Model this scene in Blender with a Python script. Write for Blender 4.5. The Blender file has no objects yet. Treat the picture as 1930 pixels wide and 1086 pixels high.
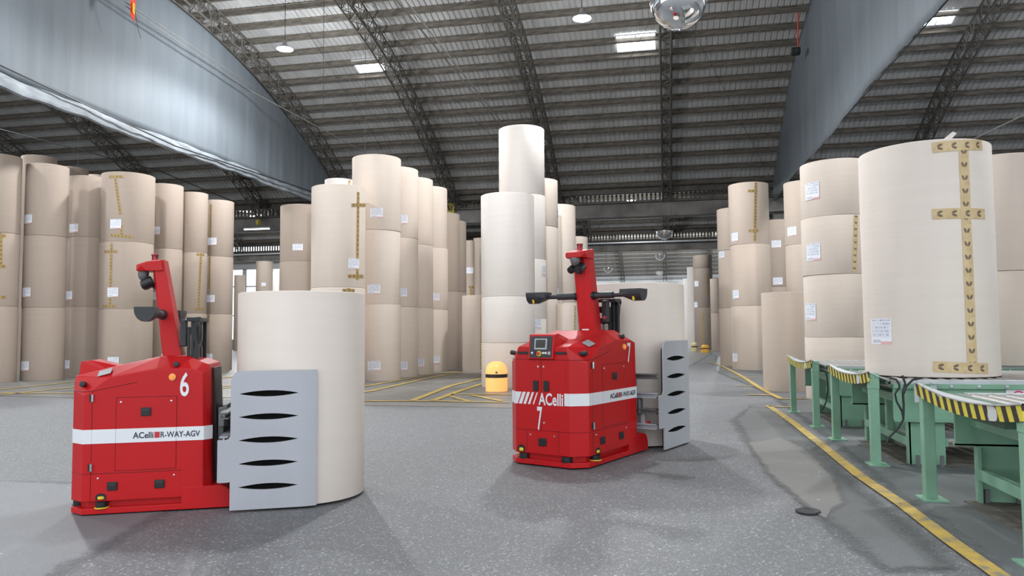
import bpy, bmesh, math, random
from mathutils import Vector, Matrix
random.seed(7)
S = bpy.context.scene
COL = S.collection
PI = math.pi

# ------------------------------------------------------------------ camera, world, exposure
CAM = Vector((0, 0, 1.5)); FPX = 1414.0
YAW = math.radians(11.4)
RM = (Matrix.Rotation(YAW, 3, 'Z') @ Matrix.Rotation(math.radians(90 + 3.24), 3, 'X')
      @ Matrix.Rotation(math.radians(-0.45), 3, 'Z'))
cd = bpy.data.cameras.new('camera'); cam = bpy.data.objects.new('camera', cd); COL.objects.link(cam)
cam.matrix_world = Matrix.Translation(CAM) @ RM.to_4x4()
cd.sensor_width = 36.0; cd.lens = 36.0 * FPX / 1930.0; cd.clip_end = 500
S.camera = cam

w = bpy.data.worlds.new('sky'); S.world = w; w.use_nodes = True
wb = w.node_tree.nodes['Background']
wb.inputs[0].default_value = (0.90, 0.95, 1.0, 1); wb.inputs[1].default_value = 1.7
S.view_settings.view_transform = 'Standard'; S.view_settings.look = 'None'
S.view_settings.gamma = 1.0; S.view_settings.use_curve_mapping = False
S.view_settings.exposure = 0.16
S.cycles.use_denoising = True
S.cycles.max_bounces = 10; S.cycles.diffuse_bounces = 6
S.cycles.sample_clamp_indirect = 8

# ------------------------------------------------------------------ pixel -> place helpers (frame 1930 x 1086)
def ray(px, py): return RM @ Vector(((px - 965) / FPX, (543 - py) / FPX, -1))
def on_floor(px, py, z=0.0):
    v = ray(px, py); t = (z - CAM.z) / v.z; return CAM + v * t
def on_X(px, py, x): v = ray(px, py); return CAM + v * ((x - CAM.x) / v.x)
def on_Y(px, py, y): v = ray(px, py); return CAM + v * ((y - CAM.y) / v.y)

# ------------------------------------------------------------------ materials
def nodes_of(name):
    m = bpy.data.materials.new(name); m.use_nodes = True
    nt = m.node_tree; b = nt.nodes['Principled BSDF']; return m, nt, b
def N(nt, typ, **kw):
    n = nt.nodes.new(typ)
    for k, v in kw.items():
        if k.startswith('i_'):
            key = k[2:]; n.inputs[int(key) if key.isdigit() else key].default_value = v
        else: setattr(n, k, v)
    return n
def ramp(nt, src, stops):
    r = N(nt, 'ShaderNodeValToRGB'); e = r.color_ramp.elements
    while len(e) < len(stops): e.new(0.5)
    for k, (p, c) in enumerate(stops):
        e[k].position = p; e[k].color = (c if len(c) == 4 else (*c, 1))
    nt.links.new(src, r.inputs[0]); return r.outputs[0]
def coords(nt, kind='Object', scale=(1, 1, 1)):
    t = N(nt, 'ShaderNodeTexCoord'); m = N(nt, 'ShaderNodeMapping'); m.inputs['Scale'].default_value = scale
    nt.links.new(t.outputs[kind], m.inputs[0]); return m.outputs[0]
def noise(nt, vec, scale, detail=3, rough=.5):
    n = N(nt, 'ShaderNodeTexNoise'); n.inputs['Scale'].default_value = scale
    n.inputs['Detail'].default_value = detail; n.inputs['Roughness'].default_value = rough
    nt.links.new(vec, n.inputs['Vector']); return n.outputs['Fac']
def mix(nt, fac, a, b, mode='MIX'):
    m = N(nt, 'ShaderNodeMix', data_type='RGBA', blend_type=mode)
    if isinstance(fac, (int, float)): m.inputs[0].default_value = fac
    else: nt.links.new(fac, m.inputs[0])
    for i, s in ((6, a), (7, b)):
        if isinstance(s, tuple): m.inputs[i].default_value = (*s[:3], 1)
        else: nt.links.new(s, m.inputs[i])
    return m.outputs[2]
def mth(nt, op, a, b=None, c=None):
    m = N(nt, 'ShaderNodeMath', operation=op)
    for i, s in enumerate((a, b, c)):
        if s is None: continue
        if isinstance(s, (int, float)): m.inputs[i].default_value = s
        else: nt.links.new(s, m.inputs[i])
    return m.outputs[0]
def bump(nt, b, h, strength=.2, dist=.02):
    n = N(nt, 'ShaderNodeBump'); n.inputs['Strength'].default_value = strength; n.inputs['Distance'].default_value = dist
    nt.links.new(h, n.inputs['Height']); nt.links.new(n.outputs[0], b.inputs['Normal'])

def mat(name, col, rough=.5, metal=0, var=.12, scale=6, coord='Object', cscale=(1, 1, 1), bmp=0, spec=.5):
    m, nt, b = nodes_of(name)
    v = coords(nt, coord, cscale); n = noise(nt, v, scale, 4)
    lo = tuple(max(0, c * (1 - var)) for c in col); hi = tuple(min(1, c * (1 + var)) for c in col)
    nt.links.new(ramp(nt, n, [(.3, lo), (.7, hi)]), b.inputs['Base Color'])
    b.inputs['Roughness'].default_value = rough; b.inputs['Metallic'].default_value = metal
    b.inputs['Specular IOR Level'].default_value = spec
    if bmp: bump(nt, b, n, bmp)
    return m
def emit(name, col, strength):
    m, nt, b = nodes_of(name)
    b.inputs['Base Color'].default_value = (*col, 1); b.inputs['Emission Color'].default_value = (*col, 1)
    b.inputs['Emission Strength'].default_value = strength; return m

def paper(name, col):
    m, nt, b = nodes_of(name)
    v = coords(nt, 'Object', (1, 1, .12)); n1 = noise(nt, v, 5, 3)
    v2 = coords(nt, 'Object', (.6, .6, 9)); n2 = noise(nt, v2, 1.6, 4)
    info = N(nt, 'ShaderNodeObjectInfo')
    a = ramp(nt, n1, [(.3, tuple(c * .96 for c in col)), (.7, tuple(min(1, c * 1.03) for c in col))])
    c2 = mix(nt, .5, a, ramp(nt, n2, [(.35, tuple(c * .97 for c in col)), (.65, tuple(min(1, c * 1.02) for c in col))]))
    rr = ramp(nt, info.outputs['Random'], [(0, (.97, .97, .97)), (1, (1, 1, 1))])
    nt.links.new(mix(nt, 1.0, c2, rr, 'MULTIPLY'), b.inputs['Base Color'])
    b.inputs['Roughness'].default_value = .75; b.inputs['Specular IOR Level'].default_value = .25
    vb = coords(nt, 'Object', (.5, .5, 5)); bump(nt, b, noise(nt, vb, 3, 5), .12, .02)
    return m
M = {}
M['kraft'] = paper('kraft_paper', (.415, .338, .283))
M['kraft_pale_lit'] = paper('pale_lit_kraft_paper', (.68, .585, .510)); M['kraft_lit'] = paper('lit_kraft_paper', (.53, .44, .37)); M['cream_warm'] = paper('warm_cream_paper', (.77, .69, .62))  # both lighter krafts: light on those rows is partly put into the colour
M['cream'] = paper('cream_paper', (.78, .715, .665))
M['kraft_shaded'] = paper('shaded_kraft_paper', (.30, .25, .21))  # darker kraft copy: shade on the far stack put into its colour
M['core'] = mat('cardboard_core', (.25, .17, .10), .8)
M['steel_dark'] = mat('dark_truss_steel', (.085, .078, .068), .7, .1, .3, 3)
M['purlin'] = mat('weathered_purlin', (.115, .102, .086), .8, 0, .4, 2.5, cscale=(1, 4, 4))
M['concrete'] = mat('stained_concrete', (.17, .16, .15), .9, 0, .4, .8, bmp=.1)
M['wallpaint'] = mat('pale_wall', (.45, .46, .47), .8, 0, .08, .4)
M['cable'] = mat('black_cable', (.02, .02, .022), .5)
M['steel_cable'] = mat('steel_cable', (.30, .29, .28), .45, .6)
M['red'] = mat('red_enamel', (.50, .006, .009), .38, 0, .05, 1.5, spec=.35)
M['red_dark'] = mat('dark_red_seam', (.09, .004, .005), .6)
M['rubber'] = mat('matt_rubber', (.006, .006, .006), .95, spec=.05)
M['black'] = mat('black_plastic', (.012, .013, .015), .42)
M['darkgrey'] = mat('charcoal_metal', (.035, .038, .042), .45, .2)
M['mid'] = mat('grey_cast_metal', (.16, .165, .17), .5, .4)
M['clampgrey'] = mat('light_grey_steel', (.43, .44, .48), .42, .1, .04, 2)
M['chrome'] = mat('polished_chrome', (.8, .8, .82), .12, 1, .03)
M['mirror'] = mat('mirror_acrylic', (.82, .83, .85), .03, 1, .02)
M['white'] = mat('white_vinyl', (.76, .77, .80), .45, 0, .02, 2)
M['navy'] = mat('navy_lettering', (.02, .035, .065), .5)
M['logored'] = mat('logo_red', (.55, .03, .05), .5)
M['yellow'] = mat('scanner_yellow', (.75, .55, .03), .4)
M['orange'] = emit('orange_lens', (1.0, .22, .03), .6)
M['lightorange'] = mat('orange_ring', (.95, .42, .12), .4)
M['screen'] = mat('dark_screen', (.03, .03, .032), .2)
M['bezel'] = mat('grey_bezel', (.42, .43, .44), .4)
M['plate'] = mat('grey_plate', (.46, .46, .47), .35, .3)
M['green'] = mat('green_paint', (.205, .385, .27), .5, 0, .12, 3.5, bmp=.05)
M['green_dark'] = mat('grimy_green_paint', (.10, .17, .125), .6, 0, .3, 8)
M['roller'] = mat('worn_roller_steel', (.34, .33, .32), .38, .6, .2, 8, cscale=(1, .2, 1))
M['galv'] = mat('galvanised_rail', (.52, .54, .56), .4, .3, .12, 4)
M['skylight'] = emit('daylit_skylight', (.95, .98, 1.0), 7)
M['window'] = emit('daylit_window', (.93, .97, 1.0), 2.5)
M['lamp'] = emit('lamp_glow', (.93, .98, 1.0), 30)
M['shade'] = mat('lamp_shade', (.5, .5, .52), .3, .8)
M['tube'] = emit('fluorescent_tube', (.95, 1, 1), 3)
M['signyellow'] = mat('sign_yellow', (.40, .33, .03), .6)
M['linen'] = mat('tarp_rope', (.2, .2, .2), .8)
M['ribbon_red'] = mat('red_ribbon', (.75, .05, .02), .7)
M['ribbon_yellow'] = mat('yellow_ribbon', (.75, .40, .02), .7)
M['pink'] = mat('prohibition_red', (.70, .05, .16), .5)

def m_corr():
    m, nt, b = nodes_of('corrugated_roof')
    v = coords(nt, 'Object', (1, .25, .25)); n = noise(nt, v, 1.4, 5)
    v2 = coords(nt, 'Object', (5, .6, .6)); n2 = noise(nt, v2, 1, 3)
    c = ramp(nt, n, [(.3, (.35, .35, .35)), (.7, (.46, .46, .46))])
    c = mix(nt, ramp(nt, n2, [(.55, (0, 0, 0)), (.8, (.35, .35, .35))]), c, (.32, .30, .27))
    nt.links.new(c, b.inputs['Base Color']); b.inputs['Roughness'].default_value = .65
    return m
M['corr'] = m_corr()
def m_tarp():
    m, nt, b = nodes_of('blue_grey_tarp')
    v = coords(nt, 'Object', (1, 1, .08)); n = noise(nt, v, 2.2, 5, .6)
    v2 = coords(nt, 'Object', (1, 1, 1)); n2 = noise(nt, v2, .5, 3)
    c = ramp(nt, n, [(.25, (.118, .138, .156)), (.75, (.160, .182, .204))])
    c = mix(nt, ramp(nt, n2, [(.3, (0, 0, 0)), (.8, (.4, .4, .4))]), c, (.168, .186, .204))
    nt.links.new(c, b.inputs['Base Color']); b.inputs['Roughness'].default_value = .6; b.inputs['Specular IOR Level'].default_value = .3
    bump(nt, b, n, .35, .05); return m
M['tarp'] = m_tarp()
M['hem'] = mat('pale_tarp_hem', (.24, .265, .29), .6, 0, .35, 2.2, cscale=(1, .7, 3), bmp=.3)

def m_asphalt():
    m, nt, b = nodes_of('speckled_asphalt')
    v = coords(nt, 'Object'); big = noise(nt, v, .35, 5, .55); med = noise(nt, v, 4, 4)
    fine = noise(nt, v, 120, 2, .7)
    base = ramp(nt, big, [(.3, (.092, .097, .104)), (.5, (.118, .123, .130)), (.72, (.155, .159, .165))])
    base = mix(nt, .25, base, ramp(nt, med, [(.3, (.08, .083, .087)), (.7, (.20, .20, .205))]))
    sp = N(nt, 'ShaderNodeTexVoronoi'); sp.inputs['Scale'].default_value = 75; nt.links.new(v, sp.inputs['Vector'])
    sm = ramp(nt, sp.outputs['Color'], [(.0, (.035, .038, .042)), (.60, (.09, .094, .10)), (.80, (.21, .21, .22)), (.93, (.66, .66, .66))])
    base = mix(nt, .55, base, sm)
    base = mix(nt, .25, base, ramp(nt, fine, [(.35, (.06, .06, .065)), (.65, (.42, .42, .43))]))
    nt.links.new(base, b.inputs['Base Color']); b.inputs['Roughness'].default_value = .62
    bump(nt, b, sp.outputs['Distance'], .3, .006); return m
M['asphalt'] = m_asphalt()
def m_conc(name, lo, hi, rough=.45, streak=True):
    m, nt, b = nodes_of(name)
    v = coords(nt, 'Object'); n = noise(nt, v, .8, 6, .62); n2 = noise(nt, coords(nt, 'Object', (.35, 2.2, 1)), 1.1, 4, .6)
    c = ramp(nt, n, [(.3, lo), (.7, hi)])
    if streak: c = mix(nt, ramp(nt, n2, [(.60, (0, 0, 0)), (.72, (.6, .6, .6))]), c, (.48, .50, .50))
    f = noise(nt, v, 60, 3, .7)
    c = mix(nt, .2, c, ramp(nt, f, [(.35, tuple(x * .5 for x in lo)), (.65, tuple(min(1, x * 1.6) for x in hi))]))
    vo = N(nt, 'ShaderNodeTexVoronoi'); vo.inputs['Scale'].default_value = 3.3; nt.links.new(v, vo.inputs['Vector'])
    c = mix(nt, ramp(nt, vo.outputs['Distance'], [(.035, (.9, .9, .9)), (.05, (0, 0, 0))]), c, (.55, .55, .53))
    nt.links.new(c, b.inputs['Base Color']); b.inputs['Roughness'].default_value = rough
    return m
M['conc_back'] = m_conc('worn_concrete_floor', (.125, .122, .117), (.205, .20, .187), .42)
M['conc_pale'] = m_conc('pale_smooth_concrete', (.145, .152, .161), (.19, .197, .208), .6, False)
M['conc_dark'] = m_conc('dark_worn_concrete', (.085, .092, .096), (.14, .145, .148), .5, False)
M['conc_patch'] = m_conc('grey_brown_patch', (.145, .145, .14), (.205, .20, .19), .5, False)
def m_paint():
    m, nt, b = nodes_of('worn_yellow_paint')
    v = coords(nt, 'Object'); n = noise(nt, v, 6, 6, .7)
    c = ramp(nt, n, [(.36, (.20, .19, .16)), (.46, (.42, .30, .09)), (.62, (.55, .37, .06))])
    nt.links.new(c, b.inputs['Base Color']); b.inputs['Roughness'].default_value = .6; return m
M['paint'] = m_paint()

def m_hazard():   # real painted stripes, laid out along the plate (object space Y) and slanted in Z
    m, nt, b = nodes_of('hazard_stripes')
    t = N(nt, 'ShaderNodeTexCoord'); s = N(nt, 'ShaderNodeSeparateXYZ'); nt.links.new(t.outputs['Object'], s.inputs[0])
    k = mth(nt, 'ADD', mth(nt, 'MULTIPLY', s.outputs[1], 1.0), mth(nt, 'MULTIPLY', s.outputs[2], -.55))
    f = mth(nt, 'FRACT', mth(nt, 'DIVIDE', k, .155))
    st = mth(nt, 'GREATER_THAN', f, .5)
    n = noise(nt, t.outputs['Object'], 14, 5, .7)
    y = ramp(nt, n, [(.32, (.25, .24, .10)), (.42, (.62, .52, .05))]); k2 = ramp(nt, n, [(.3, (.18, .18, .15)), (.38, (.018, .017, .012))])
    c = mix(nt, st, y, k2)
    w2 = noise(nt, t.outputs['Object'], 2.2, 2)
    c = mix(nt, ramp(nt, w2, [(.66, (0, 0, 0)), (.68, (1, 1, 1))]), c, (.55, .56, .53))
    nt.links.new(c, b.inputs['Base Color']); b.inputs['Roughness'].default_value = .5; return m
M['hazard'] = m_hazard()

def m_label():    # printed shipping label: rows of small print, rules, a barcode, a red foot
    m, nt, b = nodes_of('printed_label')
    t = N(nt, 'ShaderNodeUVMap'); s = N(nt, 'ShaderNodeSeparateXYZ'); nt.links.new(t.outputs[0], s.inputs[0])
    u, v = s.outputs[0], s.outputs[1]
    c = (.80, .82, .88)
    rowf = mth(nt, 'FRACT', mth(nt, 'MULTIPLY', v, 7.0)); row = mth(nt, 'FLOOR', mth(nt, 'MULTIPLY', v, 7.0))
    cx = N(nt, 'ShaderNodeCombineXYZ'); nt.links.new(mth(nt, 'MULTIPLY', u, 26), cx.inputs[0]); nt.links.new(mth(nt, 'MULTIPLY', row, 5.3), cx.inputs[1])
    nz = noise(nt, cx.outputs[0], 1.0, 2, .8)
    ink = mth(nt, 'MULTIPLY', mth(nt, 'GREATER_THAN', nz, .50), mth(nt, 'MULTIPLY', mth(nt, 'GREATER_THAN', rowf, .35), mth(nt, 'LESS_THAN', rowf, .8)))
    ins = mth(nt, 'MULTIPLY', mth(nt, 'GREATER_THAN', u, .06), mth(nt, 'LESS_THAN', u, .93))
    ink = mth(nt, 'MULTIPLY', ink, mth(nt, 'MULTIPLY', ins, mth(nt, 'GREATER_THAN', v, .27)))
    col = mix(nt, mth(nt, 'MULTIPLY', ink, .75), c, (.16, .20, .34))
    rule = mth(nt, 'MULTIPLY', mth(nt, 'LESS_THAN', rowf, .10), mth(nt, 'MULTIPLY', ins, mth(nt, 'GREATER_THAN', v, .2)))
    col = mix(nt, mth(nt, 'MULTIPLY', rule, .6), col, (.18, .2, .28))
    bar = mth(nt, 'GREATER_THAN', mth(nt, 'FRACT', mth(nt, 'MULTIPLY', u, 19.0)), .5)
    bar = mth(nt, 'MULTIPLY', bar, mth(nt, 'MULTIPLY', mth(nt, 'GREATER_THAN', u, .5), mth(nt, 'MULTIPLY', mth(nt, 'LESS_THAN', u, .9), mth(nt, 'MULTIPLY', mth(nt, 'LESS_THAN', v, .18), mth(nt, 'GREATER_THAN', v, .05)))))
    col = mix(nt, mth(nt, 'MULTIPLY', bar, .7), col, (.1, .1, .15))
    rd = mth(nt, 'MULTIPLY', mth(nt, 'LESS_THAN', v, .11), mth(nt, 'LESS_THAN', u, .48))
    col = mix(nt, mth(nt, 'MULTIPLY', rd, .6), col, (.75, .22, .18))
    nt.links.new(col, b.inputs['Base Color']); b.inputs['Roughness'].default_value = .5; return m
M['label'] = m_label()
def m_tape(nm, lo, hi):     # tan tape printed with a two-leaf mark every step
    m, nt, b = nodes_of(nm)
    t = N(nt, 'ShaderNodeUVMap'); s = N(nt, 'ShaderNodeSeparateXYZ'); nt.links.new(t.outputs[0], s.inputs[0])
    u, v = s.outputs[0], s.outputs[1]
    f = mth(nt, 'FRACT', v)
    def leaf(cx, sh):
        uu = mth(nt, 'ADD', mth(nt, 'SUBTRACT', u, cx), mth(nt, 'MULTIPLY', mth(nt, 'SUBTRACT', f, .5), sh))
        a = mth(nt, 'POWER', mth(nt, 'ABSOLUTE', mth(nt, 'DIVIDE', uu, .13)), 2)
        d = mth(nt, 'POWER', mth(nt, 'ABSOLUTE', mth(nt, 'DIVIDE', mth(nt, 'SUBTRACT', f, .5), .19)), 2)
        return mth(nt, 'LESS_THAN', mth(nt, 'ADD', a, d), 1.0)
    lf = mth(nt, 'MAXIMUM', leaf(.34, .40), leaf(.66, -.40))
    n = noise(nt, coords(nt, 'Object'), 9, 3)
    c = ramp(nt, n, [(.3, lo), (.7, hi)])
    cx = N(nt, 'ShaderNodeCombineXYZ'); nt.links.new(mth(nt, 'MULTIPLY', u, 7), cx.inputs[0]); nt.links.new(mth(nt, 'MULTIPLY', v, 9), cx.inputs[1])
    nz = noise(nt, cx.outputs[0], 1.2, 2, .8)
    tx = mth(nt, 'MULTIPLY', mth(nt, 'GREATER_THAN', nz, .56), mth(nt, 'MULTIPLY', mth(nt, 'LESS_THAN', f, .22), mth(nt, 'LESS_THAN', u, .35)))
    c = mix(nt, mth(nt, 'MULTIPLY', tx, .5), c, (.25, .15, .12))
    c = mix(nt, mth(nt, 'MULTIPLY', lf, .85), c, (.07, .045, .04))
    nt.links.new(c, b.inputs['Base Color']); b.inputs['Roughness'].default_value = .4; return m
M['tape'] = m_tape('printed_tape', (.54, .39, .19), (.66, .51, .28)); M['tape_ochre'] = m_tape('ochre_printed_tape', (.33, .22, .07), (.42, .29, .10))

# ------------------------------------------------------------------ mesh helpers
class MB:
    def __init__(s): s.v = []; s.f = []; s.uv = None
    def add(s, vs, fs):
        o = len(s.v); s.v += [tuple(p) for p in vs]; s.f += [tuple(i + o for i in f) for f in fs]; return s
    def box(s, c, d, rot=None, bev=0):
        x, y, z = d[0] / 2, d[1] / 2, d[2] / 2
        if bev <= 0:
            P = [(-x, -y, -z), (x, -y, -z), (x, y, -z), (-x, y, -z), (-x, -y, z), (x, -y, z), (x, y, z), (-x, y, z)]
            F = [(0, 3, 2, 1), (4, 5, 6, 7), (0, 1, 5, 4), (1, 2, 6, 5), (2, 3, 7, 6), (3, 0, 4, 7)]
        else:
            bm = bmesh.new(); bmesh.ops.create_cube(bm, size=1)
            for q in bm.verts: q.co = (q.co.x * d[0], q.co.y * d[1], q.co.z * d[2])
            bmesh.ops.bevel(bm, geom=bm.edges[:], offset=bev, segments=2, profile=.5, affect='EDGES')
            bm.verts.index_update(); P = [tuple(q.co) for q in bm.verts]; F = [tuple(q.index for q in f.verts) for f in bm.faces]; bm.free()
        c = Vector(c)
        if rot is None: P = [c + Vector(p) for p in P]
        else: P = [c + rot @ Vector(p) for p in P]
        return s.add(P, F)
    def tube(s, p0, p1, r, n=8, r1=None, caps=True):
        p0, p1 = Vector(p0), Vector(p1); d = (p1 - p0)
        if d.length < 1e-6: return s
        q = d.to_track_quat('Z', 'Y').to_matrix(); r1 = r if r1 is None else r1
        P = []
        for c, rr in ((p0, r), (p1, r1)):
            for k in range(n):
                a = 2 * PI * k / n; P.append(c + q @ Vector((math.cos(a) * rr, math.sin(a) * rr, 0)))
        F = [(k, (k + 1) % n, n + (k + 1) % n, n + k) for k in range(n)]
        if caps: F += [tuple(range(n - 1, -1, -1)), tuple(range(n, 2 * n))]
        return s.add(P, F)
    def path(s, pts, r, n=6):
        for a, b in zip(pts, pts[1:]): s.tube(a, b, r, n)
        return s
    def prism(s, poly, axis, a, b):
        # poly: 2D points; axis 'y': (x,z) extruded a..b in y ; 'z': (x,y) ; 'x': (y,z)
        def P(p, t):
            return {'y': (p[0], t, p[1]), 'z': (p[0], p[1], t), 'x': (t, p[0], p[1])}[axis]
        n = len(poly)
        vs = [P(p, a) for p in poly] + [P(p, b) for p in poly]
        F = [(k, (k + 1) % n, n + (k + 1) % n, n + k) for k in range(n)] + [tuple(range(n - 1, -1, -1)), tuple(range(n, 2 * n))]
        return s.add(vs, F)
    def lathe(s, prof, c=(0, 0, 0), n=32, axis='z', close=False):
        c = Vector(c); vs = []; m = len(prof)
        for k in range(n):
            a = 2 * PI * k / n
            for r, z in prof:
                p = (r * math.cos(a), r * math.sin(a), z)
                if axis == 'x': p = (z, p[0], p[1])
                if axis == 'y': p = (p[0], -z, p[1])
                vs.append(c + Vector(p))
        F = []
        for k in range(n):
            k2 = (k + 1) % n
            for j in range(m - 1): F.append((k * m + j, k2 * m + j, k2 * m + j + 1, k * m + j + 1))
        return s.add(vs, F)
    def hull(s, pts):
        bm = bmesh.new()
        for p in pts: bm.verts.new(p)
        r = bmesh.ops.convex_hull(bm, input=bm.verts[:])
        junk = [g for g in r['geom_interior'] if isinstance(g, bmesh.types.BMVert)]
        if junk: bmesh.ops.delete(bm, geom=junk, context='VERTS')
        bmesh.ops.dissolve_limit(bm, angle_limit=.01, verts=bm.verts[:], edges=bm.edges[:])
        bm.verts.index_update()
        s.add([tuple(q.co) for q in bm.verts], [tuple(q.index for q in f.verts) for f in bm.faces]); bm.free(); return s
    def mesh(s, name, material, smooth=False, bevel=0):
        me = bpy.data.meshes.new(name); me.from_pydata(s.v, [], s.f)
        bm = bmesh.new(); bm.from_mesh(me); bmesh.ops.recalc_face_normals(bm, faces=bm.faces[:])
        if bevel:
            bmesh.ops.bevel(bm, geom=[e for e in bm.edges if len(e.link_faces) == 2 and e.calc_face_angle(0) > .3], offset=bevel, segments=2, profile=.5, affect='EDGES', clamp_overlap=True)
        bm.to_mesh(me); bm.free()
        if smooth:
            for p in me.polygons: p.use_smooth = True
            try: me.set_sharp_from_angle(angle=math.radians(35))
            except Exception: pass
        if material: me.materials.append(material)
        return me
    def obj(s, name, material, parent=None, smooth=False, bevel=0, loc=None):
        return link(name, s.mesh(name, material, smooth, bevel), parent, loc)
def link(name, me, parent=None, loc=None):
    o = bpy.data.objects.new(name, me); COL.objects.link(o)
    if parent is not None: o.parent = parent
    if loc is not None: o.location = loc
    return o
def tag(o, label=None, cat=None, group=None, kind=None):
    if label: o['label'] = label
    if cat: o['category'] = cat
    if group: o['group'] = group
    if kind: o['kind'] = kind
    return o
def thing(name, label, cat, loc=(0, 0, 0), rz=0, group=None):
    o = bpy.data.objects.new(name, None); COL.objects.link(o); o.location = loc; o.rotation_euler = (0, 0, rz)
    return tag(o, label, cat, group)
def copy_tree(o, parent=None):
    c = o.copy(); COL.objects.link(c); c.parent = parent
    for ch in list(o.children): copy_tree(ch, c)
    return c
def text_mesh(name, body, width, height, material, parent, mtx, bold=0.0, shear=0.0, ext=.0006):
    cu = bpy.data.curves.new(name, 'FONT'); cu.body = body; cu.offset = bold; cu.shear = shear; cu.extrude = ext; cu.resolution_u = 3
    t = bpy.data.objects.new(name, cu); COL.objects.link(t); bpy.context.view_layer.update()
    me = bpy.data.meshes.new_from_object(t.evaluated_get(bpy.context.evaluated_depsgraph_get()))
    bpy.data.objects.remove(t)
    xs = [q.co.x for q in me.vertices]; ys = [q.co.y for q in me.vertices]
    sx = width / (max(xs) - min(xs)); sy = height / (max(ys) - min(ys)); x0, y0 = min(xs), min(ys)
    for q in me.vertices: q.co = mtx @ Vector(((q.co.x - x0) * sx, (q.co.y - y0) * sy, q.co.z))
    me.materials.clear(); me.materials.append(material); me.name = name
    return link(name, me, parent)
def frame(o, X, Y, Z):
    return Matrix(((X[0], Y[0], Z[0], o[0]), (X[1], Y[1], Z[1], o[1]), (X[2], Y[2], Z[2], o[2]), (0, 0, 0, 1)))

# ------------------------------------------------------------------ hall shell: barrel vaults whose eaves run along X
R0 = 35.7; ZC = -20.4; Y1, Y2, Y3 = 22.3, 51.0, 86.0; TX = .30
VR = {Y1: R0, Y2: 20.0, Y3: 52.0}; VH = {Y1: 19.7, Y2: 9.0, Y3: 26.0}      # radius and half width of each vault
HALF = math.asin(VH[Y1] / R0); HALF2 = math.asin(.45); HALF3 = math.asin(.5)
def vzc(yc): return 9.37 - math.sqrt(VR[yc] ** 2 - VH[yc] ** 2)
def arc(yc, th, r=R0): q = VR[yc] + r - R0; return yc + q * math.sin(th), vzc(yc) + q * math.cos(th)
def arc_z(yc, y, r=R0): q = VR[yc] + r - R0; return vzc(yc) + math.sqrt(max(0, q * q - (y - yc) ** 2))
XL, XR = -50.0, 30.0

g = MB(); g.add([(-60, -25, 0), (40, -25, 0), (40, 125, 0), (-60, 125, 0)], [(0, 1, 2, 3)])
floor = g.obj('floor', M['asphalt']); tag(floor, kind='structure')

def vault(n, yc, t0, t1):
    pitch = .24; amp = .032; prof = []
    x = XL
    while x < XR:
        prof += [(x, 0), (x + pitch * .72, 0), (x + pitch * .77, amp), (x + pitch * .93, amp)]; x += pitch
    segs = 22; m = len(prof); vs = []; F = []
    for j in range(segs + 1):
        th = t0 + (t1 - t0) * j / segs
        for (px, a) in prof:
            y, z = arc(yc, th, R0 + .02 + a); vs.append((px, y, z))
    for j in range(segs):
        for k in range(m - 1): F.append((j * m + k, j * m + k + 1, (j + 1) * m + k + 1, (j + 1) * m + k))
    me = bpy.data.meshes.new('ceiling'); me.from_pydata(vs, [], F); me.materials.append(M['corr'])
    o = link('ceiling', me); tag(o, kind='structure')
vault(1, Y1, -HALF, HALF); vault(2, Y2, -HALF2, HALF2); vault(3, Y3, math.radians(12), HALF3)

# walls: left, right, far; the left end of the second bay closes with a window wall
g = MB(); g.box((XL - .15, 57, 5.5), (.3, 114, 11)); tag(g.obj('wall_left', M['wallpaint']), kind='structure')
g = MB(); g.box((XR + .15, 57, 5.5), (.3, 114, 11)); tag(g.obj('wall_right', M['wallpaint']), kind='structure')
g = MB(); g.box((-10, 112.5, 4.8), (80, .3, 9.6)); tag(g.obj('wall_far', M['wallpaint']), kind='structure')
g = MB()
g.box((-38, 60.9, 7.55), (24, .3, .9)); g.box((-38, 60.9, .45), (24, .3, .9))
for x in (-49.8, -45.2, -40.9, -36.6, -35.0, -31.0, -26.2): g.box((x, 60.9, 4.0), (.4, .3, 6.3))
tag(g.obj('wall_back_left', M['wallpaint']), kind='structure')
for k, (a, b) in enumerate(((-49.6, -45.4), (-45.0, -41.1), (-40.7, -36.8), (-36.4, -35.2), (-34.8, -31.2), (-30.8, -26.4))):
    g = MB(); g.box(((a + b) / 2, 60.92, 4.0), (b - a, .06, 6.2)); o = g.obj('window_%d' % (k + 1), M['window']); tag(o, kind='structure')
    f = MB(); f.box(((a + b) / 2, 60.82, 5.6), (b - a, .08, .10)); f.box(((a + b) / 2, 60.82, 3), (b - a, .08, .10)); f.obj('window_bar', M['mid'], o)

# valley beams between the bays
def valley(n, y, extra):
    g = MB(); g.box((-10, y + .3, 8.15), (80, .7, .75)); 
    x = XL
    while x < XR:                                          # panel joints and patches of the concrete beam
        g.box((x, y - .06, 8.15), (.05, .04, .75)); x += 2.9
    tag(g.obj('trim_%d' % n, M['concrete']), kind='structure')
    g = MB(); g.box((-10, y + .25, 8.58), (80, .95, .10)); g.box((-10, y - .1, 9.22), (80, .12, .34)); g.box((-10, y + .5, 9.35), (80, .9, .06))
    g.box((-10, y - .22, 9.06), (80, .3, .05))
    tag(g.obj('trim_%d' % (n + 1), M['steel_dark']), kind='structure')
    g = MB(); x = XL                                       # short louvred infill between gutter and beam
    while x < XR: g.box((x, y + .35, 8.85), (.11, .05, .5)); x += .24
    tag(g.obj('trim_%d' % (n + 2), M['purlin']), kind='structure')
    for cx in extra:
        c = MB(); c.box((cx, y + .75, 4.6), (.7, .7, 9.2), bev=.03)
        tag(c.obj('trim_%d' % (n + 3), M['concrete']), kind='structure')
valley(1, 42, (-42, -18, 6.35, 24)); valley(5, 60, (-30, 24))
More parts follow.
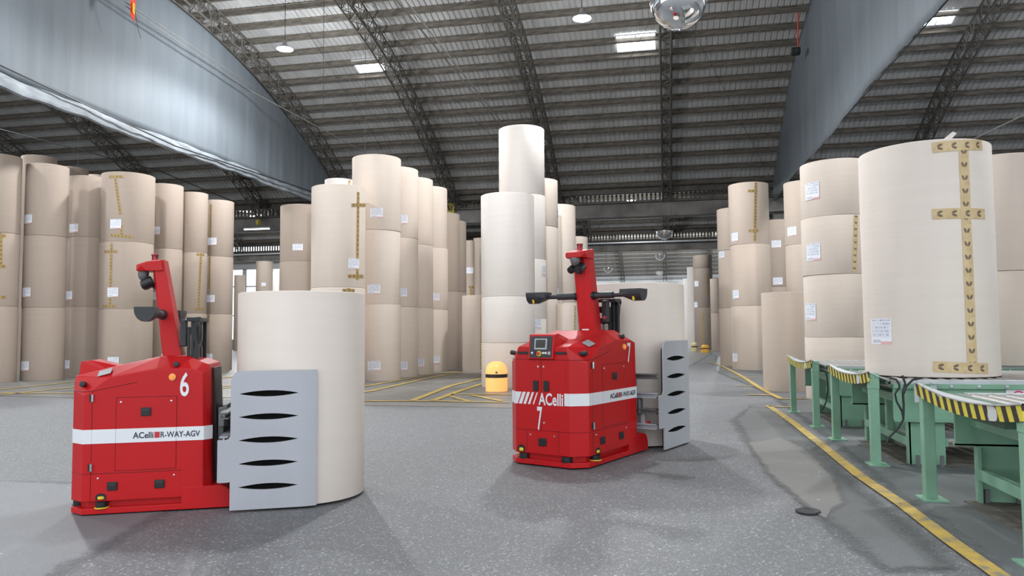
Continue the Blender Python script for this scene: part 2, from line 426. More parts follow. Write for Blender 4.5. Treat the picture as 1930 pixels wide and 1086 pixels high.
g = MB(); g.box((-10, 112.2, 9.0), (80, .3, .3)); g.box((-10, 112.3, 7.9), (80, .16, .2)); g.box((-10, 112.25, 6.9), (80, .2, .12))
tag(g.obj('trim_9', M['mid']), kind='structure')

# purlins
def purlin_mesh(L):
    g = MB(); g.box((0, 0, 0), (L, .02, .20)); g.box((0, .04, -.10), (L, .10, .02)); g.box((0, -.04, .10), (L, .10, .02)); g.box((0, .085, -.075), (L, .012, .05))
    return g.mesh('purlin', M['purlin'])
PM = purlin_mesh(XR - XL)
def purlins(yc, t0, t1, label, grp):
    step = 1.078 / VR[yc]; th = t1 - .7 / VR[yc] * .63; th -= step * int((th - t0) / step); first = None
    while th < t1:
        y, z = arc(yc, th, R0 - .12)
        o = link('roof_purlin', PM) if first is None else first.copy()
        if first is None: first = o
        else: COL.objects.link(o)
        o.location = ((XL + XR) / 2, y, z); o.rotation_euler = (-th, 0, 0)
        tag(o, label, 'purlin', grp); th += step
purlins(Y1, math.radians(-8), HALF, 'long weathered purlin under the corrugated roof of the nearest vault', 'purlins of the nearest vault')
purlins(Y2, math.radians(-2), HALF2, 'long dark purlin under the roof vault beyond the concrete beam', 'purlins of the second vault')
purlins(Y3, math.radians(13), HALF3, 'long purlin under the farthest bright roof vault', 'purlins of the farthest vault')

# roof trusses: four-chord lattice ribs following the vault
def truss_mesh(yc, t0, t1):
    g = MB(); ns = int((t1 - t0) * VR[yc] / .80); w = .22; ro, ri = R0 - .30, R0 - 1.05
    def P(x, th, r): y, z = arc(yc, th, r); return (x, y - yc, z)
    for k in range(ns):
        a, b = t0 + (t1 - t0) * k / ns, t0 + (t1 - t0) * (k + 1) / ns; mth_ = (a + b) / 2
        for x in (-w, w):
            g.tube(P(x, a, ro), P(x, b, ro), .045, 4); g.tube(P(x, a, ri), P(x, b, ri), .045, 4)
            g.tube(P(x, a, ri), P(x, mth_, ro), .022, 4); g.tube(P(x, mth_, ro), P(x, b, ri), .022, 4)
            g.tube(P(x, a, ri), P(x, a, ro), .018, 4)
        g.tube(P(-w, a, ri), P(w, mth_, ri), .022, 4); g.tube(P(w, mth_, ri), P(-w, b, ri), .022, 4)
        g.tube(P(-w, a, ro), P(w, b, ro), .022, 4); g.tube(P(-w, a, ri), P(w, a, ri), .02, 4)
    return g.mesh('roof_truss', M['steel_dark'])
TM = truss_mesh(Y1, math.radians(-10), HALF)
TM2 = truss_mesh(Y2, -HALF2, HALF2); TM3 = truss_mesh(Y3, math.radians(12), HALF3)
def truss(me, x, yc, label, grp=None):
    o = link('roof_truss', me, None, (x * 6.05 / 6 + TX, yc, 0)); tag(o, label, 'roof truss', grp)
truss(TM, -18, Y1, 'dark lattice roof truss along the right edge of the long left tarp curtain')
truss(TM, -12, Y1, 'dark lattice roof truss just right of the skylight over the middle stacks')
truss(TM, -6, Y1, 'dark lattice roof truss running down behind the tallest centre paper stack')
truss(TM, 0, Y1, 'upright-looking lattice roof truss directly behind the big mirror dome')
truss(TM, 6.0, Y1, 'lattice roof truss hidden along the right hanging curtain')
truss(TM, 12, Y1, 'dark lattice roof truss above the big cream roll on the right conveyor')
truss(TM, -24, Y1, 'dark lattice truss seen below the left curtain, nearest to the curtain')
truss(TM, -30, Y1, 'dark lattice truss seen under the left curtain, above the taped roll stack')
truss(TM, -36, Y1, 'dark lattice truss at the far left edge above the first rolls')
truss(TM, 18, Y1, 'dark lattice truss of the bay at the extreme right')
for x in (-36, -30, -24, -18, -12, -6, 0, 6): truss(TM2, x, Y2, 'dark lattice truss of the second vault beyond the concrete beam', 'trusses of the second vault')
for x in (-12, -6, 0, 6): truss(TM3, x, Y3, 'small lattice truss under the farthest vault', 'trusses of the farthest vault')

# skylights set in the vault
def skylight(px0, py0, px1, py1, label, X=None):
    def hit(px, py):
        v = ray(px, py); a = v.y ** 2 + v.z ** 2; b = 2 * (v.y * (0 - Y1) + v.z * (1.5 - ZC)); c = Y1 ** 2 + (1.5 - ZC) ** 2 - (R0 - .05) ** 2
        t = (-b + math.sqrt(b * b - 4 * a * c)) / (2 * a); return CAM + v * t
    p, q = hit(px0, py0), hit(px1, py1)
    t_a, t_b = math.asin((p.y - Y1) / R0), math.asin((q.y - Y1) / R0); x0, x1 = min(p.x, q.x), max(p.x, q.x)
    root = thing('skylight', label, 'skylight', ((x0 + x1) / 2, *arc(Y1, (t_a + t_b) / 2, R0)))
    c = root.location
    def P(x, th, r): y, z = arc(Y1, th, r); return Vector((x, y, z)) - c
    g = MB(); g.add([P(x0, t_a, R0 - .03), P(x1, t_a, R0 - .03), P(x1, t_b, R0 - .03), P(x0, t_b, R0 - .03)], [(0, 1, 2, 3)])
    g.obj('glazing', M['skylight'], root)
    f = MB(); r = R0 - .05
    for a, b in (((x0, t_a), (x1, t_a)), ((x0, t_b), (x1, t_b)), ((x0, t_a), (x0, t_b)), ((x1, t_a), (x1, t_b)), (((x0 + x1) / 2, t_a), ((x0 + x1) / 2, (t_a * 2 + t_b) / 3))):
        f.tube(P(a[0], a[1], r), P(b[0], b[1], r), .03, 4)
    f.obj('frame', M['galv'], root)
skylight(662, 114, 728, 134, 'bright skylight between the purlins above the middle roll stacks')
skylight(1160, 68, 1236, 93, 'bright skylight left of the mirror dome')
skylight(1731, 50, 1808, 17, 'bright skylight beyond the right curtain at top right')

def on_roof(px, py, lift=.35):
    v = ray(px, py); rr = R0 - lift; a = v.y ** 2 + v.z ** 2; b = 2 * (-v.y * Y1 + v.z * (1.5 - ZC)); c = Y1 ** 2 + (1.5 - ZC) ** 2 - rr ** 2
    return CAM + v * ((-b + math.sqrt(b * b - 4 * a * c)) / (2 * a))
# tarp curtains
def curtain(xc, y0, y1, zb, toproof, label, hem):
    ny = 260; nz = 22; vs = []; F = []
    def dx(y, t): return (1 - .6 * t) * (.016 * math.sin(y * 1.9) + .009 * math.sin(y * 4.3 + 1) + .005 * math.sin(y * 9.7 + 2)) + .05 * math.sin(y * .5)
    root = thing('tarp_curtain', label, 'curtain', (xc, (y0 + y1) / 2, zb))
    c = root.location
    for i in range(ny + 1):
        y = y0 + (y1 - y0) * i / ny; zt = max(zb + .02, (arc_z(Y1, y, R0 - .02) if toproof else arc_z(Y1, y, R0 - .90)))
        for j in range(nz + 1):
            t = j / nz; vs.append(Vector((xc + dx(y, t), y, zb + (zt - zb) * t)) - c)
    for i in range(ny):
        for j in range(nz): a = i * (nz + 1) + j; F.append((a, a + 1, a + nz + 2, a + nz + 1))
    me = bpy.data.meshes.new('tarp_sheet'); me.from_pydata(vs, [], F); me.materials.append(M['tarp'])
    for p in me.polygons: p.use_smooth = True
    o = link('tarp_sheet', me, root); sm = o.modifiers.new('thick', 'SOLIDIFY'); sm.thickness = .01
    if hem:
        g = MB(); hv = []; n = ny; prof = [(.0, .42), (.05, .40), (.07, .22), (.04, .04), (-.03, 0), (-.05, .2)]
        for i in range(n + 1):
            y = y0 + (y1 - y0) * i / n; s = .04 * math.sin(y * 1.3) + .03 * math.sin(y * 3.7)
            for (ax, az) in prof: hv.append(Vector((xc + dx(y, 0) + ax + .02, y, zb - .40 + az + s * .6)) - c)
        m = len(prof); hf = []
        for i in range(n):
            for j in range(m - 1): a = i * m + j; hf.append((a, a + 1, a + m + 1, a + m))
        g.add(hv, hf); g.obj('hem', M['hem'], root, smooth=True)
curtain(-18.25, 9, 41, 8.85, False, 'long blue-grey tarp curtain hanging from the roof at upper left', True)
curtain(5.85, 9, 41.9, 8.30, True, 'narrow blue-grey tarp curtain hanging on the right of the lattice truss', False)

def cable(name, pts, r, label, m='cable', cat='cable', grp=None):
    g = MB(); c = Vector(pts[0]); g.path([Vector(p) - c for p in pts], r, 5)
    o = g.obj(name, M[m], None, loc=c); tag(o, label, cat, grp); return o
cable('wire_rope', [on_X(-60, 95, -18.05), on_X(330, 275, -18.05), on_X(590, 362, -18.0)], .025, 'black rope running along the lower edge of the left curtain')
cable('wire_rope', [on_X(215, -10, -17.6), on_X(480, 165, -17.6)], .02, 'upper steel rope crossing the left curtain diagonally', 'steel_cable')
cable('wire_rope', [on_X(205, -10, -17.6), on_X(470, 170, -17.6), on_Y(688, 287, 35.5)], .02, 'lower steel rope crossing the left curtain towards the tall stack', 'steel_cable')
cable('conduit', [on_Y(740, -8, 21), on_Y(946, 240, 35)], .028, 'left one of two parallel conduits above the tallest centre stack', 'steel_cable', 'conduit')
cable('conduit', [on_Y(757, -8, 21), on_Y(950, 237, 35)], .028, 'right one of two parallel conduits above the tallest centre stack', 'steel_cable', 'conduit')
cable('wire_rope', [on_Y(-20, 238, 25), on_Y(300, 322, 31), on_Y(450, 384, 36)], .022, 'dark rope sloping above the left row of roll stacks')
cable('wire_rope', [on_X(1795, -10, 6.3), on_X(1478, 352, 6.3)], .02, 'black rope following the lower edge of the right curtain')
cable('wire_rope', [on_Y(1835, 262, 24), on_Y(1940, 212, 20)], .02, 'steel rope sloping up beyond the big cream roll', 'steel_cable')
cable('stay_wire', [on_roof(1235, 20), on_roof(1191, 103), on_roof(1148, 186), on_roof(1105, 269), on_roof(1062, 352)], .008, 'thin stay wire slanting down left of the upright truss')
cable('stay_wire', [on_roof(1300, 45), on_roof(1338, 117), on_roof(1376, 190), on_roof(1414, 262), on_roof(1452, 335)], .008, 'thin stay wire slanting down right of the upright truss')
cable('stay_wire', [on_roof(545, 5), on_roof(588, 73), on_roof(632, 142), on_roof(676, 211), on_roof(720, 280)], .008, 'thin stay wire left of the skylight above the middle stacks')
cable('stay_wire', [on_roof(750, 80), on_roof(797, 127), on_roof(845, 175), on_roof(892, 222), on_roof(940, 270)], .008, 'thin stay wire right of the lattice truss over the middle stacks')
for px, y0_, y1_, Y in ((609, 0, 222, 20), (688, 75, 288, 30), (917, 0, 195, 30), (147, 240, 312, 30), (324, 270, 335, 31), (540, 195, 343, 33)):
    cable('drop_wire', [Vector((on_Y(px, y1_, Y).x, Y, arc_z(Y1, Y) - .05)), on_Y(px, y1_, Y)], .008, 'thin vertical drop wire hanging from the roof', grp='vertical drop wires')
cable('conduit', [(-48, 59.5, 8.35), (28, 59.5, 8.35)], .07, 'long pale pipe along the second valley beam', 'galv', 'pipe')

# ------------------------------------------------------------------ lamps, mirror domes, small roof fittings
def highbay(p, label, power, grp=None):
    root = thing('high_bay_lamp', label, 'lamp', p, 0, grp)
    MB().lathe([(.05, .34), (.07, .33), (.09, .18), (.30, .02), (.31, 0), (.28, .01), (.07, .17)], n=28).obj('lamp_shade', M['shade'], root, smooth=True)
    MB().lathe([(0, -.03), (.16, -.02), (.26, .02), (.2, .06), (0, .08)], n=24).obj('lens', M['lamp'], root, smooth=True)
    zr = arc_z(Y1 if p.y < 42 else (Y2 if p.y < 60 else Y3), p.y) - p.z
    MB().tube((0, 0, .33), (0, 0, zr - .1), .012, 6).obj('cord', M['cable'], root)
    ld = bpy.data.lights.new('lamp_light', 'SPOT'); ld.energy = power * 1.15; ld.color = (.95, .98, 1.0); ld.shadow_soft_size = .28; ld.spot_size = math.radians(168); ld.spot_blend = .35
    l = bpy.data.objects.new('lamp_light', ld); COL.objects.link(l); l.location = p + Vector((0, 0, -.35))
    ld.energy = power * .62
    l2 = bpy.data.lights.new('roof_fill_light', 'POINT'); l2.energy = power * .42; l2.color = ld.color; l2.shadow_soft_size = .3  # point light added at each lamp to lift the roof and curtains
    l = bpy.data.objects.new('roof_fill_light', l2); COL.objects.link(l); l.location = p + Vector((0, 0, -.36))
highbay(on_Y(537, 93, 26.0), 'lit high-bay lamp hanging beside the left tarp curtain', 3200)
highbay(on_Y(1097, 35, 24.5), 'lit high-bay lamp hanging left of the mirror dome', 2200)
# lamps added out of sight above the frame and in rear bays, for brightness
for (x, y, z) in ((8.7, 24.5, 12.3), (20, 24.5, 12.3), (-25, 24.5, 12.3), (-13.9, 14, 12.3), (-2.6, 14, 12.3), (8.7, 14, 12.3), (-25, 14, 12.3), (-30, 51, 10.2), (-2, 51, 10.2), (-20, 97, 12.3), (-4, 97, 12.3), (8, 97, 12.3)):
    highbay(Vector((x, y, z)), 'added high-bay lamp, unseen high in the vault, brightening the hall', 2200 if y < 90 else 7000, 'added high-bay lamps out of view')

def dome(p, r, label, zr, full=False):
    zr = arc_z(Y1 if p.y < 42 else (Y2 if p.y < 60 else Y3), p.y) - p.z - .05
    root = thing('mirror_dome', label, 'dome mirror', p)
    prof = [(r * math.cos(a), -r * math.sin(a)) for a in [math.radians(v) for v in ((-18 if full else 0), 0, 10, 20, 30, 40, 50, 60, 70, 80, 88, 90)]]
    if full: prof = [(r * .5, r * .55), (r * .8, r * .42)] + prof
    MB().lathe(prof, n=40).obj('mirror_shell', M['mirror'], root, smooth=True)
    MB().lathe([(r, -.01), (r + .015, 0), (r + .01, .02), (r - .01, .015)], n=40).obj('rim', M['chrome'], root, smooth=True)
    g = MB()
    for k in range(3):
        a = 2 * PI * k / 3; g.tube((r * math.cos(a), r * math.sin(a), .01), (0, 0, zr), .008, 5)
    g.obj('hanger', M['cable'], root)
    g = MB(); g.tube((0, 0, -r - .03), (0, 0, -r), .015, 6); g.obj('tip', M['chrome'], root)
dome(on_Y(1279, 3, 10.6), .39, 'large polished mirror dome at the top of the upright truss', 3.2, True)
dome(on_Y(1252, 436, 38), .42, 'mirror dome hanging below the concrete beam, largest of the far ones', 1.6)
dome(on_Y(1244, 481, 57), .38, 'mirror dome in the second bay, directly above the farthest one', 3.0)
dome(on_Y(1243, 512, 107), .52, 'farthest small mirror dome low over the aisle', 2.6)
dome(on_Y(1146, 506, 57), .33, 'small mirror dome hanging beside the head of the right red vehicle', 2.6)

# small fittings
p = on_Y(1500, 97, 31); r_ = thing('surveillance_camera', 'small black camera box at the edge of the right curtain', 'camera', p)
MB().box((0, 0, 0), (.32, .28, .26), bev=.02).obj('housing', M['black'], r_)
MB().tube((.08, 0, .1), (.12, 0, 1.6), .025, 6).obj('stem', M['ribbon_red'], r_)
MB().lathe([(0, .15), (.08, .15), (.09, .13), (0, .13)], n=14, axis='y').obj('lens', M['darkgrey'], r_)
p = on_X(250, 12, -17.5); r_ = thing('ribbon_flag', 'red and yellow ribbon tied to the rope on the left curtain', 'ribbon', p)
g = MB(); g.add([(0, -.12, .25), (.03, .10, .22), (0, .12, -.1), (.05, .02, -.55), (0, -.1, -.35)], [(0, 1, 2, 4), (4, 2, 3)]); o = g.obj('red_cloth', M['ribbon_red'], r_); o.modifiers.new('t', 'SOLIDIFY').thickness = .01
g = MB(); g.add([(.04, -.05, .12), (.05, .05, .1), (.06, .04, -.3), (.05, -.06, -.22)], [(0, 1, 2, 3)]); o = g.obj('yellow_cloth', M['ribbon_yellow'], r_); o.modifiers.new('t', 'SOLIDIFY').thickness = .01
MB().path([(0, .1, 0), (.03, .15, -.4), (.02, .3, -.75), (.02, .42, -.95)], .01, 5).obj('loose_string', M['cable'], r_)
p = on_Y(849, 392, 41.62); r_ = thing('bay_sign', 'small yellow sign marked L3 on the beam above the middle stacks', 'sign', p)
MB().box((0, 0, 0), (.46, .03, .56), bev=.005).obj('panel', M['signyellow'], r_)
text_mesh('lettering', 'L3', .28, .26, M['black'], r_, frame((-.14, -.017, -.16), (1, 0, 0), (0, 0, 1), (0, -1, 0)), .01)
p = on_Y(484, 432, 38.5); r_ = thing('strip_light', 'slanted white fluorescent strip light under the left concrete beam', 'light fitting', p)
MB().box((0, 0, .05), (1.6, .1, .06)).obj('fitting_body', M['galv'], r_)
MB().tube((-.78, 0, 0), (.78, 0, 0), .035, 8).obj('tube', M['tube'], r_)
MB().tube((.1, 0, .07), (.1, 0, arc_z(Y1, p.y) - p.z - .05), .015, 5).obj('drop_rod', M['cable'], r_)
p = on_Y(487, 419, 39); MB().tube((0, 0, .1), (0, 0, arc_z(Y1, 39) - p.z - .05), .012, 5).lathe([(0, .16), (.12, .14), (.16, 0), (.12, -.14), (0, -.18)], n=14).obj('pulley_block', M['signyellow'], None, smooth=True, loc=p)
tag(bpy.data.objects['pulley_block'], 'small dark yellow pulley block hanging over the left strip light', 'pulley')

# ------------------------------------------------------------------ floor patches and painted lines
def soft(m):
    nt = m.node_tree; b = nt.nodes['Principled BSDF']
    at = N(nt, 'ShaderNodeAttribute', attribute_name='inside'); n = noise(nt, coords(nt, 'Object'), 2.5, 6, .7); n2 = noise(nt, coords(nt, 'Object'), 40, 2, .6)
    a = mth(nt, 'ADD', at.outputs['Fac'], mth(nt, 'ADD', mth(nt, 'MULTIPLY', mth(nt, 'SUBTRACT', n, .5), .9), mth(nt, 'MULTIPLY', mth(nt, 'SUBTRACT', n2, .5), .4)))
    nt.links.new(ramp(nt, a, [(.2, (0, 0, 0)), (.8, (1, 1, 1))]), b.inputs['Alpha'])
for k_ in ('conc_back', 'conc_pale', 'conc_dark', 'conc_patch'): soft(M[k_])
def flat(name, pts, z, m, edge=.30):
    vs = [on_floor(*p) if len(p) == 2 else Vector(p) for p in pts]
    g = MB(); n = len(vs); vs = [Vector((v.x, v.y, z)) for v in vs]
    bm = bmesh.new(); vv = [bm.verts.new(v) for v in vs]; f = bm.faces.new(vv); f.normal_update()
    if f.normal.z < 0: bmesh.ops.reverse_faces(bm, faces=[f])
    lay = bm.verts.layers.float.new('inside'); r_ = bmesh.ops.inset_region(bm, faces=[f], thickness=edge, use_even_offset=False, use_boundary=True)
    inner = [q for q in bm.faces if q not in r_['faces']]
    for q in inner:
        for v in q.verts: v[lay] = 1.0
    bmesh.ops.triangulate(bm, faces=inner)
    me = bpy.data.meshes.new(name); bm.to_mesh(me); bm.free(); me.materials.append(M[m]); return link(name, me, floor)
L = on_floor
a, b, c, d = L(0, 748), L(640, 768), L(960, 770), L(1265, 700)
o = flat('worn_floor_area', [(a.x - 18, a.y + 4.5, 0), tuple(L(0, 748)), tuple(L(140, 752)), tuple(L(440, 756)), tuple(L(690, 766)), tuple(L(960, 771)), tuple(L(1200, 764)), tuple(L(1290, 700)), tuple(L(1345, 668)), (6, 113, 0), (-58, 113, 0), (-58, a.y + 12, 0)], .004, 'conc_back')
flat('pale_floor_patch', [(-90, 905), (150, 905), (260, 900), (440, 905), (352, 962), (143, 1086), (100, 1120), (-90, 1120)], .004, 'conc_pale')
o = flat('dark_floor_strip', [(1340, 700), (1437, 742), (1475, 772), (1560, 842), (1650, 925), (1790, 1030), (1900, 1130), (2400, 1130), (2100, 700), (1345, 668)], .004, 'conc_dark')
flat('dark_floor_strip', [(1365, 790), (1410, 764), (1475, 772), (1560, 842), (1650, 925), (1790, 1030), (1850, 1086), (1660, 1086), (1545, 1010), (1470, 935), (1420, 870), (1385, 830)], .008, 'conc_dark')
flat('grey_floor_patch', [(1395, 835), (1470, 825), (1530, 845), (1590, 900), (1610, 950), (1560, 985), (1500, 955), (1430, 890)], .012, 'conc_patch', .16)
mh = on_floor(1523, 967); g = MB(); g.lathe([(0, .018), (.07, .018), (.075, .022), (.095, .022), (.1, .013)], n=28)
g.obj('drain_cover', M['darkgrey'], None, loc=(mh.x, mh.y, 0)); tag(bpy.data.objects['drain_cover'], 'small round metal drain cover in the floor near the yellow line', 'drain cover')

def line(pts, wdt, z=.016):
    P = [on_floor(*p) for p in pts]; g = MB()
    vs = []
    for k, p in enumerate(P):
        a = P[max(0, k - 1)]; b = P[min(len(P) - 1, k + 1)]; d = (b - a); d.z = 0; d.normalize(); n = Vector((-d.y, d.x, 0)) * wdt / 2
        vs += [(p.x + n.x, p.y + n.y, z), (p.x - n.x, p.y - n.y, z)]
    g.add(vs, [(2 * k, 2 * k + 1, 2 * k + 3, 2 * k + 2) for k in range(len(P) - 1)])
    o = g.obj('painted_line', M['paint'], floor)
    if o.data.polygons[0].normal.z < 0: o.data.flip_normals()
line([(1336, 682), (1362, 691), (1400, 711), (1440, 737), (1472, 753)], .13); line([(1468, 753), (1520, 753)], .12)
line([(1448, 766), (1475, 784), (1500, 802), (1560, 850), (1620, 899), (1700, 953), (1790, 1022), (1900, 1100), (1950, 1140)], .12)
line([(1448, 767), (1500, 769)], .10)
line([(600, 757), (815, 757), (960, 760)], .16); line([(775, 757), (850, 728), (912, 713)], .16); line([(814, 757), (860, 740), (925, 719), (960, 712)], .16)
line([(850, 744), (960, 745), (1000, 745)], .16); line([(848, 748), (882, 757)], .14); line([(890, 746), (945, 757)], .14)
line([(600, 742), (700, 727), (800, 709), (865, 700)], .16); line([(600, 752), (700, 738), (800, 715), (870, 702)], .16)
line([(-60, 742), (60, 729), (200, 714), (440, 705)], .13); line([(-60, 752), (60, 739), (220, 722), (440, 710)], .13)
line([(-60, 742), (130, 742), (300, 744)], .13); line([(390, 718), (440, 711), (600, 700)], .13)
line([(388, 737), (440, 730), (560, 716)], .13); line([(300, 750), (440, 750), (600, 751)], .13); line([(388, 733), (440, 727)], .12)
line([(1375, 712), (1425, 712)], .10); line([(1410, 745), (1452, 746)], .16); line([(1385, 728), (1420, 729)], .10)

# ------------------------------------------------------------------ paper rolls
def patch(path, wdt, r, zref, m, name, parent, step, n=14, off=.004):
    # path: [(phi, z), (phi, z)] on the cylinder; wdt across; uv u across, v along / step
    (p0, z0), (p1, z1) = path
    L_ = math.hypot((p1 - p0) * r, z1 - z0); tx, tz = (p1 - p0) * r / L_, (z1 - z0) / L_
    nx, nz = -tz, tx; vs = []; uvs = []; F = []; m2 = 5
    rr = r + off
    for i in range(n + 1):
        t = i / n
        for j in range(m2 + 1):
            s_ = (j / m2 - .5) * wdt; a = p0 * r + tx * L_ * t + nx * s_; z = z0 + tz * L_ * t + nz * s_ - zref
            ph = a / r; vs.append((rr * math.cos(ph), rr * math.sin(ph), z)); uvs.append((j / m2, t * L_ / step if step else t))
    for i in range(n):
        for j in range(m2): a = i * (m2 + 1) + j; F.append((a, a + 1, a + m2 + 2, a + m2 + 1))
    me = bpy.data.meshes.new(name); me.from_pydata(vs, [], F); me.materials.append(m)
    uvl = me.uv_layers.new(name='UVMap')
    for lp in me.loops: uvl.data[lp.index].uv = uvs[lp.vertex_index]
    o = link(name, me, parent)
    for p in me.polygons: p.use_smooth = True
    if me.polygons[0].normal.dot(me.polygons[0].center.normalized()) < 0: me.flip_normals()
    return o
roll_meshes = {}
def roll_mesh(r, h, mk):
    key = (round(r, 2), round(h, 2), mk)
    g = MB(); b = .012
    g.lathe([(.05, .02), (.05, 0.0), (r - b, 0.0), (r - b * .3, b * .3), (r, b), (r, h * .5), (r, h - b), (r - b * .3, h - b * .3), (r - b, h), (r * .93, h), (r * .928, h - .004), (.06, h - .004), (.05, h), (.05, h - .25)], n=72)
    return g.mesh('paper_roll', M[mk], smooth=True)
ORD = {1: [''], 2: ['top', 'bottom'], 3: ['top', 'middle', 'bottom'], 4: ['top', 'second', 'third', 'bottom'], 5: ['top', 'second', 'third', 'fourth', 'bottom']}
def stack(desc, l, r, top, base, seams, mk, labels=(), tapes=(), z0=0.0, yh=618, tint='kraft paper', mats=None, tw=.10):
    vl, vr = ray(l, yh), ray(r, yh); al, ar = math.atan2(vl.x, vl.y), math.atan2(vr.x, vr.y)
    ac = (al + ar) / 2; ha = (ar - al) / 2; pxc = (l + r) / 2
    fb = on_floor(pxc, base, z0); F = math.hypot(fb.x, fb.y); s = math.sin(ha); D = F / (1 - s); rad = D * s
    cx, cy = D * math.sin(ac), D * math.cos(ac)
    def zat(py, dist=F, px=pxc): v = ray(px, py); return 1.5 + dist * v.z / math.hypot(v.x, v.y)
    zs = [zat(top)] + [zat(q) for q in seams] + [z0]; n = len(zs) - 1; objs = []
    for k in range(n):
        h = zs[k] - zs[k + 1]; mm = mats[k] if mats else mk
        jx, jy = (random.uniform(-.012, .012), random.uniform(-.012, .012)) if (n > 1 and k < n - 1) else (0, 0)
        root = link('paper_roll', roll_mesh(rad * (1 + random.uniform(-.004, .004)), h - .004, mm), None, (cx + jx, cy + jy, zs[k + 1]))
        pos = ORD[n][k]; feats = []
        c = MB().lathe([(.05, h - .012), (.05, h - .2), (.038, h - .2), (.038, h - .008), (.05, h - .008)], n=20).obj('core', M['core'], root, smooth=True)
        root['label'] = None; objs.append([root, zs[k + 1], zs[k], pos, set(), rad])
    def hit(px, py):
        v = ray(px, py); hv = Vector((v.x, v.y)); sc = hv.length; hv /= sc
        b = hv.x * cx + hv.y * cy; c2 = cx * cx + cy * cy - rad * rad; disc = b * b - c2
        t = b - math.sqrt(disc) if disc > 0 else b
        x, y = hv.x * t - cx, hv.y * t - cy; return math.atan2(y, x), 1.5 + t * v.z / sc
    def owner(z):
        for o_ in objs:
            if o_[1] <= z <= o_[2]: return o_
        return objs[0] if z > objs[0][2] else objs[-1]
    for (px, py, *sz) in labels:
        ph, z = hit(px, py); o_ = owner(z); wd, ht = (sz if sz else (.36, .30))
        z = min(max(z, o_[1] + ht / 2 + .02), o_[2] - ht / 2 - .02)
        patch([(ph, z - ht / 2), (ph, z + ht / 2)], wd, o_[5], o_[1], M['label'], 'shipping_label', o_[0], 0, off=.011); o_[4].add('white label')
        # v runs 0..1 upward
    for t_ in tapes:
        (x0, y0, x1, y1) = t_[:4]
        a, b = hit(x0, y0), hit(x1, y1)
        dphi = (b[0] - a[0] + PI) % (2 * PI) - PI; b = (a[0] + dphi, b[1])
        o_ = owner((a[1] + b[1]) / 2); lo, hi = o_[1] + .03, o_[2] - .03
        a = (a[0], min(max(a[1], lo), hi)); b = (b[0], min(max(b[1], lo), hi))
        off = .006 if abs(b[1] - a[1]) > abs(dphi) * rad else .009
        patch([a, b] if abs(b[1] - a[1]) < .3 or b[1] > a[1] else [b, a], tw, o_[5], o_[1], M['tape_ochre' if mk in ('kraft', 'kraft_lit', 'kraft_shaded') or z0 == 0 and 'taped stack above' in desc else 'tape'], 'tape_strip', o_[0], tw * 1.35, 24, off); o_[4].add('printed tape')
    for o_ in objs:
        ft = ' and '.join(sorted(o_[4])); lb = (o_[3] + ' ' if o_[3] else 'single ') + tint + ' roll of ' + desc if o_[3] else 'single ' + tint + ' roll, ' + desc
        if o_[4] and len((lb + ' with ' + ft).split()) <= 16: lb += ', with ' + ft
        tag(o_[0], lb, 'paper roll', 'large paper rolls')
    return objs, (cx, cy, rad)

K = 'kraft'
# left row, left to right
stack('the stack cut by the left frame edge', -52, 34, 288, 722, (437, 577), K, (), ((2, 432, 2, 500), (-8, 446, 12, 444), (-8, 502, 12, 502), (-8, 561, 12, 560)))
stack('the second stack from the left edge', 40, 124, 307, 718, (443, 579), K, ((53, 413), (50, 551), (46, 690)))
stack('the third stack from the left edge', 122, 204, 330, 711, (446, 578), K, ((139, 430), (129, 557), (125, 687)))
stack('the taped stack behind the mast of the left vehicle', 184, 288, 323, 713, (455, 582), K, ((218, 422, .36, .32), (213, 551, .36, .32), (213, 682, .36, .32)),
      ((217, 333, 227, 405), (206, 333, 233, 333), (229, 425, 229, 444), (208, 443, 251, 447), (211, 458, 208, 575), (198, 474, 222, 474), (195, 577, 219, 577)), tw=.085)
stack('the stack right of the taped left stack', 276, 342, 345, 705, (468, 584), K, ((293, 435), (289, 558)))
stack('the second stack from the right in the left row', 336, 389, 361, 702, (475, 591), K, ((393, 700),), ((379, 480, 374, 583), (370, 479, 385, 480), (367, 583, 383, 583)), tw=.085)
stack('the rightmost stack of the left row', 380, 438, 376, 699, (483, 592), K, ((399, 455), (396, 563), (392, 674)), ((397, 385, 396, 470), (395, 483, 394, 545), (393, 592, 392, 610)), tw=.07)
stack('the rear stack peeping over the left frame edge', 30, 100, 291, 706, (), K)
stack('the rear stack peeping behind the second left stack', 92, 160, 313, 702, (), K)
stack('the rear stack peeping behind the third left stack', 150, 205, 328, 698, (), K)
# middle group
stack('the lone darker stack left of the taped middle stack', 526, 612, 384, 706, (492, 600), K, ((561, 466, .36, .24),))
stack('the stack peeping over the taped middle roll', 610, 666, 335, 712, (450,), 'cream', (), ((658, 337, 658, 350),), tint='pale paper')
stack('the taped stack above the left vehicle load', 585, 688, 346, 727, (541,), 'kraft_pale_lit', ((667, 497, .36, .30),), ((675, 362, 673, 528), (662, 387, 690, 387), (655, 521, 684, 521), (645, 548, 668, 548), (657, 543, 657, 550)), tw=.10)
stack('the tall front stack of the middle row', 662, 755, 290, 719, (432, 573), 'kraft_pale_lit', ((709, 401, .38, .30), (705, 545, .38, .30), (705, 690, .38, .30)))
stack('the second stack in the middle row', 707, 788, 313, 712, (447, 578), 'kraft_pale_lit', ((758, 413), (757, 552), (758, 690)))
stack('the third stack in the middle row', 743, 817, 333, 707, (460, 580), 'kraft_pale_lit', ((790, 684),))
stack('the fourth stack in the middle row', 773, 844, 350, 701, (466, 583), 'kraft_pale_lit', ((819, 560), (820, 678)))
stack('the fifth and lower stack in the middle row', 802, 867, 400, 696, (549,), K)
stack('the last short-looking stack in the middle row', 826, 880, 415, 692, (550,), K)
